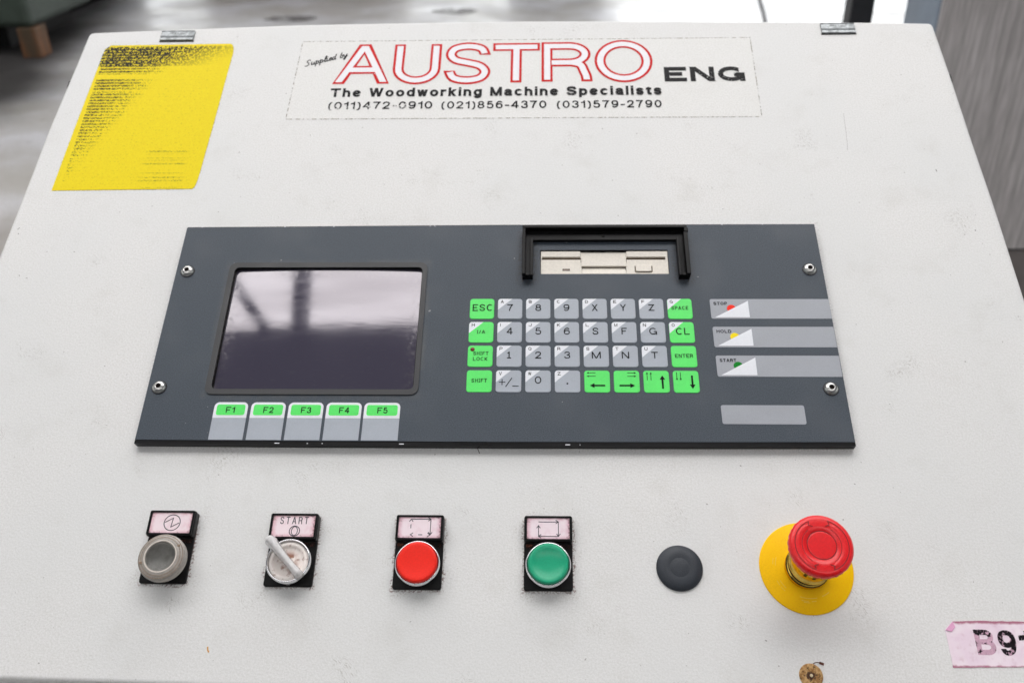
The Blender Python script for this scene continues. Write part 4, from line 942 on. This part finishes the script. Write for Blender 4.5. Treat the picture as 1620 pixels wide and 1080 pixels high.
# emergency stop
bm = new(); ec = (440.5, -82.1)
lathe(bm, [(28.9, ZF + .02), (28.9, ZF + .7), (28.6, ZF + .9), (0, ZF + .9)], *ec, 96)
for r0, a0, a1 in ((19.0, 160, 176), (20.6, 163, 174), (19.0, 205, 222), (20.8, 203, 212), (20.8, 215, 224), (19.0, 250, 282), (20.8, 254, 266), (20.8, 271, 279), (19.0, 292, 308), (21.6, 258, 268)):
    ribbon(bm, circ(ec[0], ec[1], r0, 8, a0, a1), .5, ZF + .98, 1)
ed = mesh('emergency_stop', bm, [M_DISC, M_DISCL], CAB, org=(*ec, ZF), label='red emergency stop button on round yellow disc')
bm = new(); lathe(bm, [(13.6, ZF + .9), (13.6, ZF + 4.4), (13.2, ZF + 5.2), (12.4, ZF + 5.4), (12.4, ZF + 8.6), (12.9, ZF + 9.0), (12.9, ZF + 10), (12.2, ZF + 10.4), (12.2, ZF + 18), (12.4, ZF + 26), (11.4, ZF + 27), (8, ZF + 34)], *ec, 64, mis=[0, 1, 0, 1, 0, 0, 0, 0, 0, 0, 2])
for k in (7, 9, 10, 11):
    a = k / 14 * 360; q = circ(*ec, 12.35, 1, a, a + 9); prism(bm, [q[0], q[1], (q[1][0] * .96 + ec[0] * .04, q[1][1] * .96 + ec[1] * .04), (q[0][0] * .96 + ec[0] * .04, q[0][1] * .96 + ec[1] * .04)], ZF + 18, ZF + 24, 1)
M_COLL = plain('collar_brassy_chrome', (.66, .46, .10), .22, 1.0, amp=.2, scale=300)
mesh('collar', bm, [M_COLL, M_EDGE, M_ESTOPD], ed, org=(*ec, 0))
bm = new(); c2 = (438.8, -81.1); n = 120; prof = [(8, 29.5), (14, 30.3), (17.8, 31.6), (18.7, 33.2), (18.8, 35.2), (18.5, 36.8), (17.4, 37.9), (15.9, 38.3), (12, 38.1), (8.7, 38.1), (8.5, 37.8), (8.3, 38.1), (7.6, 38.14), (0, 38.16)]
lathe(bm, prof, *c2, n)
bm.verts.ensure_lookup_table()
for v in bm.verts:
    d = Vector((v.co.x - c2[0], v.co.y - c2[1])); 
    if d.length > 18 and v.co.z < 36:
        a = math.atan2(d.y, d.x); k = 1 - .014 * (1 if int((a / (2 * math.pi)) * 60 + 60) % 2 else 0) * 1.3; v.co.x = c2[0] + d.x * k; v.co.y = c2[1] + d.y * k
def arcp(r0, r1, a0, a1, z, mi):
    A_ = circ(*c2, r1, 24, a0, a1); B_ = circ(*c2, r0, 24, a0, a1); 
    va = [bm.verts.new((x, y, z)) for x, y in A_]; vb = [bm.verts.new((x, y, z)) for x, y in B_]
    for i in range(24): f = bm.faces.new((vb[i], va[i], va[i + 1], vb[i + 1])); f.material_index = mi
def band(r0, r1, a0, a1, zz):
    """shallow raised crescent ending in an arrow tip"""
    N_ = 26; prev = None
    for i in range(N_ + 1):
        u = i / N_; a = R(a0 + (a1 - a0) * u); e_ = min(1, u * 9, (1 - u) * 9); rm = (r0 + r1) / 2; hw_ = (r1 - r0) / 2 * (.15 + .85 * e_)
        row = [bm.verts.new((c2[0] + r * math.cos(a), c2[1] + r * math.sin(a), z_)) for r, z_ in ((rm - hw_, zz - .1), (rm - hw_ * .55, zz + .32), (rm + hw_ * .55, zz + .32), (rm + hw_, zz - .1))]
        if prev:
            for k in range(3):
                f = bm.faces.new((prev[k], prev[k + 1], row[k + 1], row[k])) ; f.smooth = True; f.normal_update()
                if f.normal.z < 0: f.normal_flip()
        prev = row
ribbon(bm, circ(*c2, 8.5, 48), .38, 38.2, 1, closed=True)
for a0, a1 in ((112, 250), (-72, 70)):
    band(11.6, 15.2, a0, a1, 38.1)
    arcp(15.25, 15.65, a0 + 2, a1 - 2, 38.42, 1); arcp(11.2, 11.5, a0 + 14, a1 - 14, 38.12, 1)
for a, s_ in ((112, -1), (250, 1), (70, 1), (-72, -1)):
    p1 = circ(*c2, 15.5, 1, a, a + 1)[0]; p2 = circ(*c2, 11.8, 1, a + s_ * 3, a + 4)[0]; p3 = circ(*c2, 13.4, 1, a - s_ * 6, a)[0]
    ribbon(bm, [p1, p3, p2], .45, 38.55, 1)
mesh('mushroom_cap', bm, [M_ESTOP, M_ESTOPD], ed, org=(*c2, 0))
